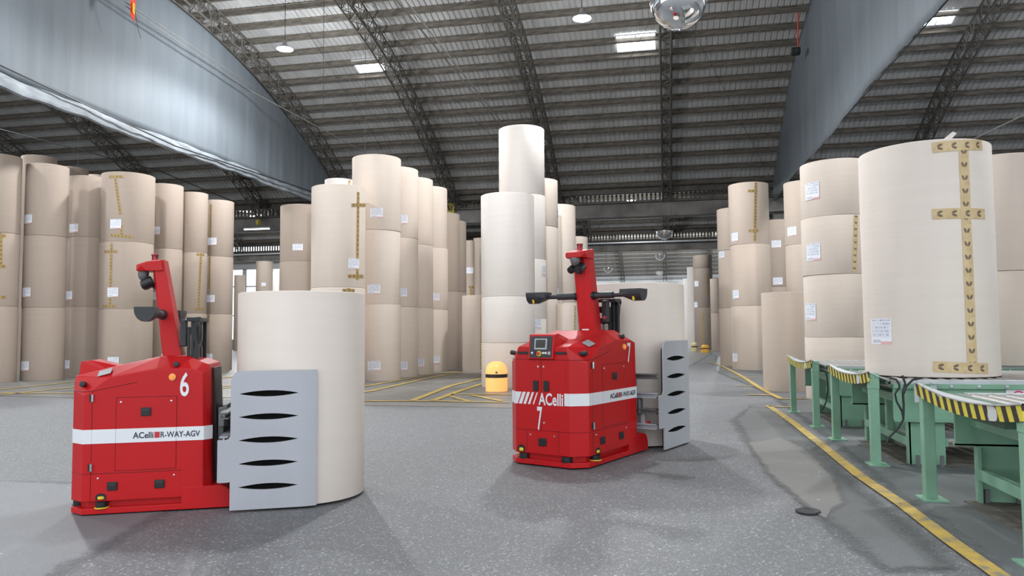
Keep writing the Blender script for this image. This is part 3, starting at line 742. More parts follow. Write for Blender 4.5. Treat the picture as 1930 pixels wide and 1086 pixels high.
stack('the far stack left of the tall white stack', 876, 895, 453, 684, (), K, ((885, 510),), ((887, 540, 887, 556), (883, 541, 892, 541)))
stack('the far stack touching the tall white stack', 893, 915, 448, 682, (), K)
stack('standing alone left of the yellow bollard', 871, 928, 556, 702, (), 'kraft_pale_lit', (), ((907, 560, 906, 697),), tint='short kraft paper', tw=.07)
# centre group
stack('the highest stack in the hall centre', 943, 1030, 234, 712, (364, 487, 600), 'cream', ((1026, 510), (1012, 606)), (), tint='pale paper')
stack('the front white stack behind the yellow bollard', 907, 1008, 361, 732, (558, 646), 'cream', (), (), tint='white paper', mats=['cream', 'cream', 'kraft_pale_lit'])
stack('the stack just right of the highest stack', 980, 1054, 335, 706, (425, 560), 'kraft_pale_lit', ((1052, 401), (1053, 560)))
stack('the centre stack behind the red mast, taller one', 1014, 1088, 384, 697, (570,), 'kraft_pale_lit')
stack('the narrow stack wedged between two centre stacks', 1036, 1061, 405, 700, (560,), 'kraft_pale_lit')
stack('the low stack at the right end of the centre group', 1054, 1110, 445, 692, (), 'kraft_pale_lit')
stack('half hidden behind the scanner arm', 1048, 1087, 573, 709, (), 'kraft_pale_lit', (), ((1084, 577, 1083, 630),), tint='short kraft paper', tw=.08)
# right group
stack('the leftmost stack of the right group', 1356, 1424, 390, 691, (470, 580), 'kraft_lit', ((1359, 473),))
stack('the tall taped stack of the right group', 1379, 1456, 342, 698, (459, 576), 'kraft_lit', ((1385, 447, .34, .32), (1386, 555, .34, .32), (1385, 674, .34, .32)),
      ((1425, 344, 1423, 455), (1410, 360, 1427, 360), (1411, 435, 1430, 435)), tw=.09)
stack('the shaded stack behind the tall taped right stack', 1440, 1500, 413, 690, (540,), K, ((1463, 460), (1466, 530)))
stack('the stack between the tall taped one and the conveyor', 1484, 1560, 338, 706, (459, 570), 'kraft_lit', ((1492, 436),))
stack('on the floor at the far conveyor end', 1436, 1519, 550, 739, (), 'kraft_lit', tint='single-height kraft paper')
stack('the large stack behind the far conveyor station', 1516, 1650, 297, 757, (404, 516, 636), 'kraft_pale_lit', ((1530, 360, .36, .36), (1533, 475, .36, .36), (1526, 588, .36, .36)),
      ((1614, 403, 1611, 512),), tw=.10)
stack('the rear stack touching the right frame edge', 1800, 1992, 288, 690, (510,), 'kraft_pale_lit', z0=.934)
# far group in the second bay
stack('the far shaded stack beside the small orange bollard', 1309, 1345, 480, 660, (505, 580), 'kraft_shaded', ((1312, 535, .4, .4), (1311, 575, .4, .4)), ((1333, 515, 1333, 555), (1325, 590, 1325, 660)))
stack('the far pale stack left of the shaded far stack', 1297, 1315, 503, 657, (), 'cream', tint='pale paper')
stack('the far stepped pale stack partly behind the load', 1289, 1304, 525, 650, (), 'cream', tint='pale paper')
stack('the far stack right of the shaded far stack', 1340, 1362, 525, 662, (590,), K)
stack('the distant stack before the bright windows, middle one', 481, 514, 492, 661, (), K, ((497, 536),))
stack('the distant stack before the bright windows, leftmost one', 440, 461, 518, 661, (), K)
stack('the distant stack before the bright windows, rightmost one', 513, 532, 511, 662, (), 'cream')
# the big roll on the conveyor
o7, (bx7, by7, br7) = stack('big roll', 1628, 1884, 262, 712, (), 'cream_warm', (), (), z0=.934)
BIG = o7[0][0]; tag(BIG, 'big cream paper roll standing on the conveyor with long printed tape cross', 'paper roll', 'large paper rolls')
def onbig(px, py):
    v = ray(px, py); hv = Vector((v.x, v.y)); sc = hv.length; hv /= sc; b = hv.x * bx7 + hv.y * by7
    t = b - math.sqrt(max(0, b * b - (bx7 ** 2 + by7 ** 2 - br7 ** 2))); return math.atan2(hv.y * t - by7, hv.x * t - bx7), 1.5 + t * v.z / sc
for (x0, y0, x1, y1, off) in ((1833, 700, 1815, 264, .005), (1757, 279, 1850, 274, .008), (1757, 404, 1855, 404, .008), (1759, 691, 1861, 695, .008)):
    patch([onbig(x0, y0), onbig(x1, y1)], .118, br7, .934, M['tape'], 'tape_strip', BIG, .150, 40, off)
ph, z = onbig(1659, 625); o = patch([(ph, z - .15), (ph, z + .15)], .32, br7, .934, M['label'], 'shipping_label', BIG, 0)
a_, z_ = onbig(1790, 258); 
g = MB(); h7 = o7[0][2] - .934
q = Vector((math.cos(a_), math.sin(a_), 0)) * (br7 - .04); g.add([q + Vector((-.06, 0, h7 - .01)), q + Vector((.03, .01, h7 - .01)), q + Vector((.09, 0, h7 + .06)), q + Vector((.05, 0, h7 + .08))], [(0, 1, 2, 3)])
o = g.obj('torn_flap', M['cream'], BIG); o.modifiers.new('t', 'SOLIDIFY').thickness = .006

# ------------------------------------------------------------------ green roller conveyors
def conveyor(y0, y1, x1, label, far):
    root = thing('roller_conveyor', label, 'conveyor', (2.33, (y0 + y1) / 2, 0)); c = Vector(root.location)
    def B(name, ctr, d, m='green', bev=.004, parent=root):
        return MB().box(Vector(ctr) - c, d, bev=bev).obj(name, M[m], parent)
    for k, y in enumerate((y0 + .07, y1 - .07)):
        p = MB(); p.box(Vector((2.245, y, .49)) - c, (.095, .095, .98), bev=.006)
        if k == 0: p.box(Vector((2.245, y, .915)) - c, (.105, .105, .17), bev=.006)
        po = p.obj('post', M['green'], root)
        B('base_plate', (2.26, y, .008), (.20, .25, .016), 'green', 0, po)
        if k == 0:
            for dy in (-.035, .035): MB().lathe([(0, .012), (.014, .01), (.016, 0)], Vector((2.245 + dy * .8, y - .053, .965)) - c, 10, 'y').obj('bolt', M['green'], po)
    n = 24; vs = []; A = []
    def zt(t): return 1.02 - .075 * math.sin(PI * t) ** .8
    for i in range(n + 1):
        t = i / n; y = y0 + (y1 - y0) * t; z = zt(t)
        vs += [(2.180, y, z), (2.180, y, z - .11), (2.192, y, z - .11), (2.192, y, z)]
        A += [(2.17, y, z + .006), (2.40, y, .925), (2.40, y, .915), (2.17, y, z - .004)]
    F = []
    for i in range(n):
        for j in range(4): F.append((4 * i + j, 4 * i + (j + 1) % 4, 4 * i + 4 + (j + 1) % 4, 4 * i + 4 + j))
    F += [(0, 1, 2, 3), (4 * n, 4 * n + 1, 4 * n + 2, 4 * n + 3)]
    MB().add([Vector(v) - c for v in vs], F).obj('striped_end_plate', M['hazard'], root)
    MB().add([Vector(v) - c for v in A], F).obj('apron', M['galv'], root)
    B('end_bracket', (2.36, y0 + (y1 - y0) * .42, .83), (.12, .55, .085), 'green_dark')
    B('end_bracket', (2.42, (y0 + y1) / 2, .90), (.06, y1 - y0 - .3, .06), 'green_dark')
    for k, y in enumerate((y0 + .10, y1 - .10)):
        s = 1 if k else -1
        sb = MB(); sb.box(Vector(((2.45 + x1) / 2, y, .68)) - c, (x1 - 2.45, .03, .40)); sb.box(Vector(((2.45 + x1) / 2, y + s * .03, .86)) - c, (x1 - 2.45, .05, .05)); sb.box(Vector(((2.45 + x1) / 2, y + s * .02, .485)) - c, (x1 - 2.45, .07, .02))
        so = sb.obj('side_beam', M['green'], root)
        B('side_rail', ((2.55 + x1) / 2, y, .905), (x1 - 2.55, .09, .046), 'galv', .002)
        if k == 0:
            x = 2.75; 
            while x < x1 - .2 and x < 6.4: MB().lathe([(0, .014), (.016, .012), (.02, 0)], Vector((x, y - .055, .86)) - c, 10, 'y').obj('bolt', M['galv'], so); x += .27
        for x in (2.78, 4.6, 6.6):
            lp = MB(); lp.box(Vector((x, y - s * .02, .24)) - c, (.36, .03, .48)); lp.box(Vector((x - .175, y - s * .05, .24)) - c, (.025, .09, .48)); lo = lp.obj('leg_panel', M['green'], root)
            for ddx in (-.12, .12): B('anchor', (x + ddx, y - .06, .06), (.035, .02, .12), 'mid', 0, lo)
    for x in (2.62, 2.96):
        B('lower_rail', (x, (y0 + y1) / 2, .25), (.07, y1 - y0 - .24, .09))
    B('upper_rail', (2.60, (y0 + y1) / 2, .70), (.07, y1 - y0 - .24, .10))
    B('strut', (2.61, y0 + (y1 - y0) * .42, .475), (.075, .075, .36)); B('floor_strip', (3.4, (y0 + y1) / 2, .006), (1.8, y1 - y0 - .2, .012), 'purlin', 0)
    rm = MB().tube((0, -(y1 - y0) / 2 + .15, 0), (0, (y1 - y0) / 2 - .15, 0), .052, 14).mesh('roller', M['roller'], smooth=True)
    x = 2.47
    while x < x1: link('roller', rm, root, Vector((x, (y0 + y1) / 2, .878)) - c); x += .135
    return root
conveyor(12.1, 14.3, 9.5, 'farthest green roller conveyor station with hazard-striped end', True)
c2 = conveyor(8.85, 10.9, 8.0, 'middle green roller conveyor station carrying the big cream roll', True)
conveyor(5.25, 7.28, 7.0, 'nearest green roller conveyor station with empty grey rollers', False)
# sign on the middle conveyor's side beam
p = on_Y(1926, 740, 8.85); r_ = thing('prohibition_sign', 'small white no-stepping sign with red ring on the conveyor side', 'sign', (p.x, 8.929, .752))
MB().box((0, 0, 0), (.24, .006, .16)).obj('panel', M['white'], r_)
g = MB(); g.lathe([(.052, -.002), (.066, -.002), (.066, .002), (.052, .002), (.052, -.002)], (.0, -.006, 0), 28, 'y'); g.box((0, -.006, 0), (.012, .003, .118), Matrix.Rotation(math.radians(-45), 3, 'Y')); g.obj('red_ring', M['pink'], r_)
g = MB(); g.box((0, -.004, .01), (.012, .002, .06)); g.box((.012, -.004, -.025), (.034, .002, .012)); g.obj('pictogram', M['black'], r_)
# hose brackets and cables between stations
for k, (x, lb) in enumerate(((2.66, 'left'), (2.83, 'right'))):
    g = MB(); g.box((0, 0, 0), (.055, .012, .22), bev=.003); g.box((0, -.03, .10), (.055, .06, .012)); g.obj('cable_bracket', M['galv'], None, loc=(x, 8.84, .80)); 
    tag([o for o in COL.objects if o.name.startswith('cable_bracket')][-1], lb + ' one of two pale upright brackets holding conveyor cables', 'bracket', 'cable brackets')
Yc = 8.74
def cpath(pts, Y): return [on_Y(px, py, Y) for px, py in pts]
cable('control_cable', cpath([(1676, 712), (1690, 716), (1696, 728), (1687, 742), (1690, 757), (1700, 775), (1703, 790), (1692, 808), (1676, 824), (1670, 838)], Yc), .011, 'black looping cable from the left bracket down to the floor')
cable('control_cable', cpath([(1701, 708), (1706, 722), (1702, 738), (1703, 760), (1702, 790)], Yc - .03), .013, 'black cable hanging straight between the two brackets')
cable('control_cable', cpath([(1735, 713), (1720, 716), (1708, 728), (1703, 742)], Yc - .05), .012, 'black cable curling over the right bracket')
cable('control_cable', cpath([(1546, 695), (1555, 700), (1559, 710), (1560, 735), (1557, 758), (1548, 776)], 12.02), .012, 'black cable hanging beside the farthest conveyor station')
# second line of conveyors running deeper at the right
# ------------------------------------------------------------------ bollards
M['plain_orange'] = mat('unlit_orange_plastic', (.72, .36, .03), .5); M['plain_pale'] = mat('faded_yellow_plastic', (.62, .50, .26), .5)
def bollard(px, base, r, h, label, m='bollard'):
    p = on_floor(px, base); d = math.hypot(p.x, p.y); p = p * ((d + r) / d); p.z = 0
    root = thing('bollard', label, 'bollard', p)
    prof = [(0, h), (r * .35, h * .99), (r * .68, h * .93), (r * .9, h * .83), (r, h * .70), (r, 0)]
    MB().lathe(prof, n=40).obj('shell', M[m], root, smooth=True)
    MB().lathe([(r + .004, h * .46), (r + .006, h * .46), (r + .006, h * .58), (r + .004, h * .58)], n=40).obj('dark_band', M['black'], root, smooth=True)
    ph = math.atan2(-p.y, -p.x)
    MB().lathe([(0, .012), (.025, .01), (.03, 0)], (0, 0, 0), 12, 'x').obj('knob', M['mid'], root).matrix_local = Matrix.Rotation(ph, 4, 'Z') @ Matrix.Translation((r * 1.0, 0, h * .64))
    return root
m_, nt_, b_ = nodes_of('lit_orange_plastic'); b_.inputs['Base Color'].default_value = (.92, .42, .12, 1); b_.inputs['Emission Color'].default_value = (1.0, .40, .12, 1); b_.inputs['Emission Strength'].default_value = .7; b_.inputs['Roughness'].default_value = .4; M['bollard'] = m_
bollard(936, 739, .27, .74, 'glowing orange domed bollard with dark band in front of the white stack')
bollard(1329, 665, .26, .50, 'small far orange bollard at the foot of the shaded stack', 'plain_orange')
bollard(1309, 663, .20, .62, 'far pale orange bollard just left of the small far bollard', 'plain_pale')

# ------------------------------------------------------------------ roll-clamp vehicles
def vehicle(label, loc, rz, sc, numeral, dx=0):
    V = thing('roll_clamp_vehicle', label, 'automated vehicle', loc, rz, None); V.scale = sc
    W = .42
    def O(mb, name, m, parent=V, **k): return mb.obj(name, M[m], parent, **k)
    # body hull
    pts = []
    for s in (-1, 1):
        pts += [(0, s * .295, .117), (.125, s * W, .117), (1.135, s * W, .117), (1.205, s * .35, .117),
                (0, s * .295, 1.02), (.0, s * .26, 1.145), (.125, s * W, .99), (.33, s * W, 1.135), (.72, s * W, 1.20), (1.02, s * W, 1.195), (1.12, s * W, 1.165),
                (.30, s * .27, 1.215), (.72, s * .27, 1.30), (.95, s * .27, 1.30), (1.155, s * .30, 1.225), (1.165, s * .35, 1.16)]
    body = O(MB().hull(pts), 'body', 'red', bevel=.006)
    # core, skirt, rear wing
    O(MB().prism([(.05, -.25), (.16, -.36), (.96, -.36), (.96, .36), (.16, .36), (.05, .25)], 'z', .05, .125), 'chassis_core', 'red')
    O(MB().prism([(0, -.295), (.125, -W), (.96, -W), (.96, W), (.125, W), (0, .295)], 'z', .014, .062), 'skirt', 'red', bevel=.004)
    O(MB().prism([(.95, .014), (1.394, .014), (1.394, .10), (1.375, .15), (1.34, .185), (1.29, .20), (.95, .20)], 'y', -W - .001, W + .001), 'rear_wing', 'red', bevel=.004)
    g = MB()
    for x, y in ((.2, -.3), (.2, .3), (1.1, -.3), (1.1, .3)): g.tube((x, y - .03, .055), (x, y + .03, .055), .055, 20)
    O(g, 'wheels', 'black')
    # white band wrapping the body
    z0, z1 = .590, .706; e = .0025
    def band(pl, nm='white_band', m='white'):
        g = MB(); n = len(pl); vs = []
        for (x, y, nx, ny) in pl: vs += [(x + nx * e, y + ny * e, z0), (x + nx * e, y + ny * e, z1), (x - nx * .004, y - ny * .004, z1), (x - nx * .004, y - ny * .004, z0)]
        F = []
        for i in range(n - 1):
            for j in range(4): F.append((4 * i + j, 4 * i + (j + 1) % 4, 4 * i + 4 + (j + 1) % 4, 4 * i + 4 + j))
        F += [(0, 1, 2, 3), (4 * n - 4, 4 * n - 3, 4 * n - 2, 4 * n - 1)]
        g.add(vs, F); return O(g, nm, m)
    q = .707
    for s in (-1, 1):
        if s < 0: band([(0, -.235, -1, 0), (0, -.295, -.9, -.4), (.125, -W, -.4, -.9), (1.135, -W, .3, -.95), (1.2, -.355, q, -q)])
        else: band([(0, .27, -1, 0), (0, .295, -.9, .4), (.125, W, -.4, .9), (1.135, W, .3, .95), (1.2, .355, q, q)])
    # slanting bars fading out across the front
    y = .268
    for wd in (.040, .036, .030, .022, .013):
        g = MB(); sh = .045; yy = y
        g.add([(-e, yy, z1), (-e, yy - wd, z1), (-e, yy - wd + sh, z0), (-e, yy + sh, z0), (.004, yy, z1), (.004, yy - wd, z1), (.004, yy - wd + sh, z0), (.004, yy + sh, z0)],
              [(0, 1, 2, 3), (4, 7, 6, 5), (0, 4, 5, 1), (1, 5, 6, 2), (2, 6, 7, 3), (3, 7, 4, 0)])
        O(g, 'slanted_bar', 'white'); y -= .052
    FM = lambda yy, zz: frame((-.0048, yy, zz), (0, -1, 0), (0, 0, 1), (-1, 0, 0))
    SM = lambda xx, zz: frame((xx, -W - .0056, zz), (1, 0, 0), (0, 0, 1), (0, -1, 0))
    text_mesh('front_lettering', 'ACelli', .262, .118, M['white'], V, FM(.038, z0 - .004), .022)
    text_mesh('front_numeral', numeral, .055, .225, M['white'], V, FM(.055, .345), .015)
    text_mesh('side_numeral', numeral, .078, .205, M['white'], V, SM(.925, .962), .015)
    text_mesh('side_lettering', 'ACelli', .172, .052, M['navy'], V, SM(.535, .622), .018)
    text_mesh('side_lettering', 'R-WAY-AGV', .335, .050, M['navy'], V, SM(.768, .622), .012)
    O(MB().box((.738, -W - .003, .647), (.044, .006, .050)), 'logo_square', 'logored')
    # seams
    def seam(pts_, nm='panel_seam', side=-1):
        g = MB()
        for a, b in zip(pts_, pts_[1:]):
            g.tube((a[0], side * (W + .0006), a[1]), (b[0], side * (W + .0006), b[1]), .0022, 4)
        return g
    for s in (-1, 1):
        g = seam([(.128, 1.02), (.194, 1.024), (.56, 1.09)], side=s)
        g.add(*[(lambda h: (h.v, h.f))(seam([(.194, 1.024), (.194, .117)], side=s))][0]); h = seam([(.128, .343), (.95, .343)], side=s); g.add(h.v, h.f)
        O(g, 'panel_seam', 'red_dark')
    g = MB()
    for zz in (.343, 1.02): g.tube((-.0006, -.295, zz), (-.0006, .295, zz), .002, 4); g.tube((-.0004, -.295, zz), (.125, -W - .0004, zz), .002, 4); g.tube((-.0004, .295, zz), (.125, W + .0004, zz), .002, 4)
    g.tube((-.0006, .01, .343), (-.0006, .01, 1.02), .0024, 4)
    O(g, 'panel_seam', 'red_dark')
    # side hatch doors with latches, hinges, screws
    def latch(parent, x, z, side=-1, w=.085, h=.07):
        g = MB(); yy = side * (W + .006); g.box((x, yy, z), (w, .014, h), bev=.005); l = O(g, 'latch', 'black', parent)
        O(MB().box((x, yy + side * .008, z + h * .18), (w * .7, .006, h * .3), bev=.002), 'latch_flap', 'darkgrey', l if parent is V else parent)
    def screws(parent, pl, side=-1):
        for (x, z) in pl: O(MB().lathe([(0, .006), (.008, .005), (.0105, 0)], (x, side * W - (0 if side < 0 else -.0), z), 12, 'y') if side < 0 else MB().tube((x, W, z), (x, W + .006, z), .010, 10), 'screw', 'chrome', parent)
    for s in (-1, 1):
        g = MB(); yy = s * (W + .0015)
        rim = MB()
        for a, b in (((.392, .362), (.90, .362)), ((.90, .362), (.90, .966)), ((.90, .966), (.392, .966)), ((.392, .966), (.392, .362))):
            rim.tube((a[0], s * (W + .001), a[1]), (b[0], s * (W + .001), b[1]), .0022, 4)
        hd = MB().box((.646, s * (W - .004), .664), (.504, .011, .600)).obj('side_hatch', M['red'], V)
        O(rim, 'hatch_gap', 'red_dark', hd)
        latch(hd, .641, .843, s); screws(hd, ((.43, .927), (.853, .927)), s)
        if s < 0:   # the band continues over the hatch
            O(MB().box((.646, -W - .0026, .648), (.50, .003, .116)), 'hatch_band', 'white', hd)
        lh = MB().box((.57, s * (W - .004), .235), (.74, .011, .19)).obj('lower_hatch', M['red'], V)
        latch(lh, .374, .238, s); latch(lh, .766, .238, s); screws(lh, ((.254, .305), (.886, .305)), s)
        for z in (.967, .398):
            hg = MB().box((.182, s * (W + .004), z), (.02, .014, .062), bev=.003).obj('hinge', M['black'], V)
            O(MB().tube((.198, s * (W + .008), z - .031), (.198, s * (W + .008), z + .031), .012, 12), 'hinge_barrel', 'chrome', hg, smooth=True)
        # lamp ring button
        bt = MB().lathe([(0, .0), (.030, 0), (.030, .012), (.018, .014), (0, .014)], (.859, s * W, 1.128), 24, 'y') if s < 0 else MB().tube((.859, W, 1.128), (.859, W + .012, 1.128), .03, 20)
        bo = O(bt, 'indicator_button', 'lightorange', smooth=True); 
        O(MB().tube((.859, s * (W + .01), 1.128), (.859, s * (W + .02), 1.128), .015, 16), 'button_lens', 'orange', bo)
        # rubber buffers
        for (x, z, yy) in ((.105, 1.085, W - .05), (.885, 1.235, W - .055)):
            O(MB().tube((x, s * (yy - .03), z - .01), (x, s * (yy + .045), z), .024, 18), 'rubber_knob', 'black', smooth=True, bevel=.004)
        # laser scanners in the groove and their cut-outs
        for (x, y_) in ((.282, s * (W - .03)),):
            so = O(MB().lathe([(0, .062), (.055, .062), (.055, .072), (.048, .075), (.048, .112), (.058, .118), (0, .118)], (x, y_, 0), 24), 'scanner', 'black', smooth=True)
            O(MB().lathe([(0, .060), (.060, .060), (.060, .070), (0, .070)], (x, y_, 0), 24), 'scanner_foot', 'yellow', so)
            O(MB().prism([(x - .045, .13), (x + .045, .13)] + [(x + .045 * math.cos(PI * k / 8), .155 + .028 * math.sin(PI * k / 8)) for k in range(9)], 'y', s * (W - .002), s * (W + .003)), 'scanner_recess', 'black', so)
            O(MB().lathe([(0, .132), (.030, .132), (.036, .140), (.032, .158), (0, .162)], (x, s * (W - .018), 0), 20), 'scanner_head', 'yellow', so, smooth=True)
        O(MB().lathe([(0, .062), (.055, .062), (.055, .072), (.048, .075), (.048, .112), (.058, .118), (0, .118)], (.045, s * .23, 0), 24), 'scanner', 'black', smooth=True)
        if s > 0:
            O(MB().prism([(.235 - .04, .13), (.235 + .04, .13)] + [(.235 + .04 * math.cos(PI * k / 8), .165 + .03 * math.sin(PI * k / 8)) for k in range(9)], 'x', -.004, .004), 'scanner_recess', 'black')
            O(MB().lathe([(0, .132), (.026, .132), (.034, .142), (.03, .165), (0, .170)], (.018, .235, 0), 20), 'scanner_head', 'yellow', smooth=True)
        # identification plate on the shoulder
    pl = MB(); pl.box((0, 0, 0), (.115, .085, .004)); po = O(pl, 'identification_plate', 'plate'); 
    po.matrix_local = frame((.27, -.345, 1.176), Vector((.965, 0, .255)).normalized(), Vector((0, .88, .47)).normalized(), Vector((-.22, -.47, .85)).normalized())
    # front doors
    for s in (-1, 1):
        fd = MB().box((.004, .01 + s * .135, .68), (.011, .262, .66)).obj('front_door', M['red'], V)
        O(MB().box((-.008, .01 + s * .057, .77), (.014, .055, .10), bev=.006), 'door_latch', 'black', fd)
        for z in ((.955, ) if s > 0 else (.955, .42)):
            O(MB().tube((-.001, .01 + s * .03, z), (-.008, .01 + s * .03, z), .010, 12), 'screw', 'chrome', fd)
        O(MB().box((-.002, s * .205, 1.085), (.008, .12, .026), bev=.003), 'vent_slot', 'black')
    fl = MB().box((.004, .0, .232), (.011, .34, .20)).obj('front_lower_hatch', M['red'], V)
    rim = MB()
    for a, b in (((-.17, .13), (-.17, .343)), ((.17, .13), (.17, .343))): rim.tube((-.002, a[0], a[1]), (-.002, b[0], b[1]), .002, 4)
    O(rim, 'hatch_gap', 'red_dark', fl)
    O(MB().box((-.006, .0, .235), (.014, .085, .075), bev=.006), 'latch', 'black', fl)
    for y_ in (-.13, .13): O(MB().tube((-.001, y_, .30), (-.008, y_, .30), .009, 12), 'screw', 'chrome', fl)
    # console
    ch = MB().hull([(-.030, -.135, 1.03), (-.030, .135, 1.03), (.002, -.135, 1.262), (.002, .135, 1.262), (.03, -.135, 1.02), (.03, .135, 1.02), (.085, -.125, 1.272), (.085, .125, 1.272), (.33, -.10, 1.215), (.33, .10, 1.215), (.2, .135, 1.1), (.2, -.135, 1.1), (.25, .16, 1.18), (.25, -.16, 1.18)])
    co = O(ch, 'console', 'red', bevel=.003)
    t = Vector((.032, 0, .232)).normalized(); nrm = Vector((-t.z, 0, t.x)); 
    def CF(y_, d_, lift): 
        o_ = Vector((-.030, 0, 1.03)) + t * d_ + nrm * lift; return frame((o_.x, y_, o_.z), (0, -1, 0), t, nrm)
    def cb(name, m, y_, d_, sx, sy, lift, th, parent):
        b_ = MB().box((0, 0, 0), (sx, sy, th), bev=min(.003, th * .3)).obj(name, M[m], parent); b_.matrix_local = CF(y_, d_, lift); return b_
    pa = cb('control_panel', 'darkgrey', 0, .115, .235, .205, .002, .008, co)
    cb('screen_bezel', 'bezel', .0, .142, .135, .105, .008, .008, co); cb('screen', 'screen', 0, .144, .105, .078, .0125, .004, co)
    for y_, m, r_ in ((.085, 'white', .010), (.055, 'black', .010), (-.035, 'white', .010), (-.062, 'white', .011)):
        b_ = MB().lathe([(0, .014), (r_, .012), (r_, 0)], n=14).obj('button', M[m], co, smooth=True); b_.matrix_local = CF(y_, .055, .005)
    b_ = MB().lathe([(0, .004), (.026, .004), (.027, 0)], n=18).obj('stop_ring', M['yellow'], co, smooth=True); b_.matrix_local = CF(.015, .05, .006)
    b_ = MB().lathe([(0, .03), (.014, .028), (.017, .02), (.008, .012), (.008, 0)], n=18).obj('stop_button', M['logored'], b_, smooth=True)
    cb('key_switch', 'bezel', -.095, .055, .026, .03, .006, .008, co)
    # mast column (red), head, beacon, cameras, arms
    col = MB(); xa = [(.835, 1.22), (1.0, 1.22), (.822, 2.12), (.735, 2.10), (.728, 2.10)]
    prof = [(.79, 1.20), (.965, 1.20), (.79, 2.16), (.690, 2.16), (.695, 2.06)]
    pts_ = []
    for s in (-1, 1):
        pts_ += [(.80, s * .045, 1.25), (.84, s * .095, 1.25), (.985, s * .095, 1.25), (.80, s * .095, 2.16), (.715, s * .095, 2.13), (.688, s * .045, 2.13)]
    cl = O(MB().hull(pts_), 'mast_column', 'red', bevel=.004)
    hd = O(MB().hull([(x, s * y_, z) for s in (-1, 1) for (x, y_, z) in ((.553, .08, 2.055), (.553, .08, 2.11), (.655, .115, 2.14), (.655, .115, 2.055), (.785, .115, 2.155), (.80, .115, 2.055), (.60, .115, 2.10))]), 'mast_head', 'red', bevel=.006)
    O(MB().lathe([(0, 0), (.032, 0), (.032, .012), (.022, .016), (.022, .05), (.034, .054), (.034, .062), (0, .064)], (.70, 0, 2.15), 18), 'beacon', 'logored', hd, smooth=True)
    g = MB()
    for k in range(4): a = PI / 4 + k * PI / 2; g.tube((.70 + .027 * math.cos(a), .027 * math.sin(a), 2.15), (.70 + .027 * math.cos(a), .027 * math.sin(a), 2.205), .004, 6)
    g.lathe([(.022, 2.198), (.032, 2.198), (.032, 2.204), (.022, 2.204), (.022, 2.198)], (.70, 0, 0), 18)
    O(g, 'beacon_guard', 'black', hd)
    O(MB().lathe([(.048, 0), (.05, -.03), (.04, -.065), (.02, -.085), (0, -.09)], (.60, 0, 2.057), 20), 'wireless_dome', 'mid', hd, smooth=True)
    cm = O(MB().tube((.60, -.03, 1.925), (.69, -.03, 1.975), .047, 18), 'stereo_camera', 'black', smooth=True, bevel=.006)
    O(MB().tube((.60, .055, 1.925), (.66, .055, 1.958), .04, 16), 'camera_lens', 'black', cm, smooth=True, bevel=.005)
    O(MB().tube((.594, -.03, 1.922), (.606, -.03, 1.928), .032, 18), 'lens_glass', 'screen', cm)
    O(MB().path([(.665, .0, 1.955), (.70, 0, 1.91), (.745, 0, 1.90)], .014, 8), 'camera_bracket', 'darkgrey', cm)
    O(MB().box((.79, -.005, 1.285), (.012, .075, .06), bev=.002), 'type_label', 'white', cl)
    for s in (-1, 1):
        ax = O(MB().tube((.80, s * .08, 1.665), (.80, s * .32, 1.665), .036, 16), 'sensor_arm', 'darkgrey', smooth=True)
        O(MB().tube((.80, s * .30, 1.665), (.80, s * .46, 1.665), .024, 14), 'inner_tube', 'darkgrey', ax, smooth=True)
        O(MB().tube((.80, s * .093, 1.665), (.80, s * .115, 1.665), .046, 18), 'flange', 'black', ax, smooth=True)
        dp = [(-.088, .052), (.088, .052)] + [(.088 * math.cos(-PI * k / 10), .03 - .10 * math.sin(PI * k / 10)) for k in range(0, 11)]
        g = MB(); n = len(dp); 
        g.prism([(.78 + x, 1.665 + z) for x, z in dp], 'y', s * .545, s * .655)
        bx = O(g, 'sensor_box', 'darkgrey', ax)
        g = MB(); g.hull([(.78 + x, s * .547, 1.665 + z) for x, z in dp] + [(.78 + x * .8, s * .43, 1.665 + z) for x, z in ((-.088, .052), (.088, .052), (.088, -.01), (-.088, -.01))])
        O(g, 'sensor_box_neck', 'darkgrey', ax)
        O(MB().tube((.722, s * .575, 1.602), (.712, s * .575, 1.640), .012, 12), 'sensor_eye', 'yellow', ax, smooth=True)
    # lift mast
    mg = MB()
    for s in (-1, 1):
        mg.box((1.135, s * .19, 1.10), (.035, .05, 1.08)); mg.box((1.09, s * .17, 1.08), (.03, .04, 1.04)); mg.box((1.05, s * .15, 1.05), (.025, .03, 1.0))
    mg.box((1.10, 0, 1.62), (.12, .44, .035)); mg.box((1.10, 0, 1.40), (.05, .36, .06)); mg.box((1.02, 0, 1.52), (.05, .30, .07))
    mo = O(mg, 'lift_mast', 'black', bevel=.003)
    for y_ in (-.06, .02): 
        g = MB(); z = 1.18
        while z < 1.60: g.box((1.08, y_, z), (.02, .022, .018)); z += .026
        O(g, 'lift_chain', 'mid', mo)
    O(MB().tube((1.10, .09, 1.15), (1.10, .09, 1.6), .028, 14), 'lift_cylinder', 'darkgrey', mo, smooth=True)
    O(MB().box((1.00, -.13, 1.50), (.06, .07, .24), bev=.012), 'cable_cover', 'darkgrey', mo)
    O(MB().tube((.965, -.13, 1.435), (.995, -.13, 1.435), .018, 12), 'red_cap', 'logored', mo)
    O(MB().lathe([(.028, -.008), (.042, -.008), (.042, .008), (.028, .008), (.028, -.008)], (1.15, -.21, 1.60), 20, 'y'), 'lifting_eye', 'black', mo, smooth=True)
    O(MB().hull([(1.14, -.205, 1.40), (1.16, -.205, 1.40), (1.14, -.215, 1.40), (1.12, -.205, 1.57), (1.175, -.205, 1.57), (1.12, -.215, 1.57), (1.175, -.215, 1.57)]), 'eye_bracket', 'black', mo)
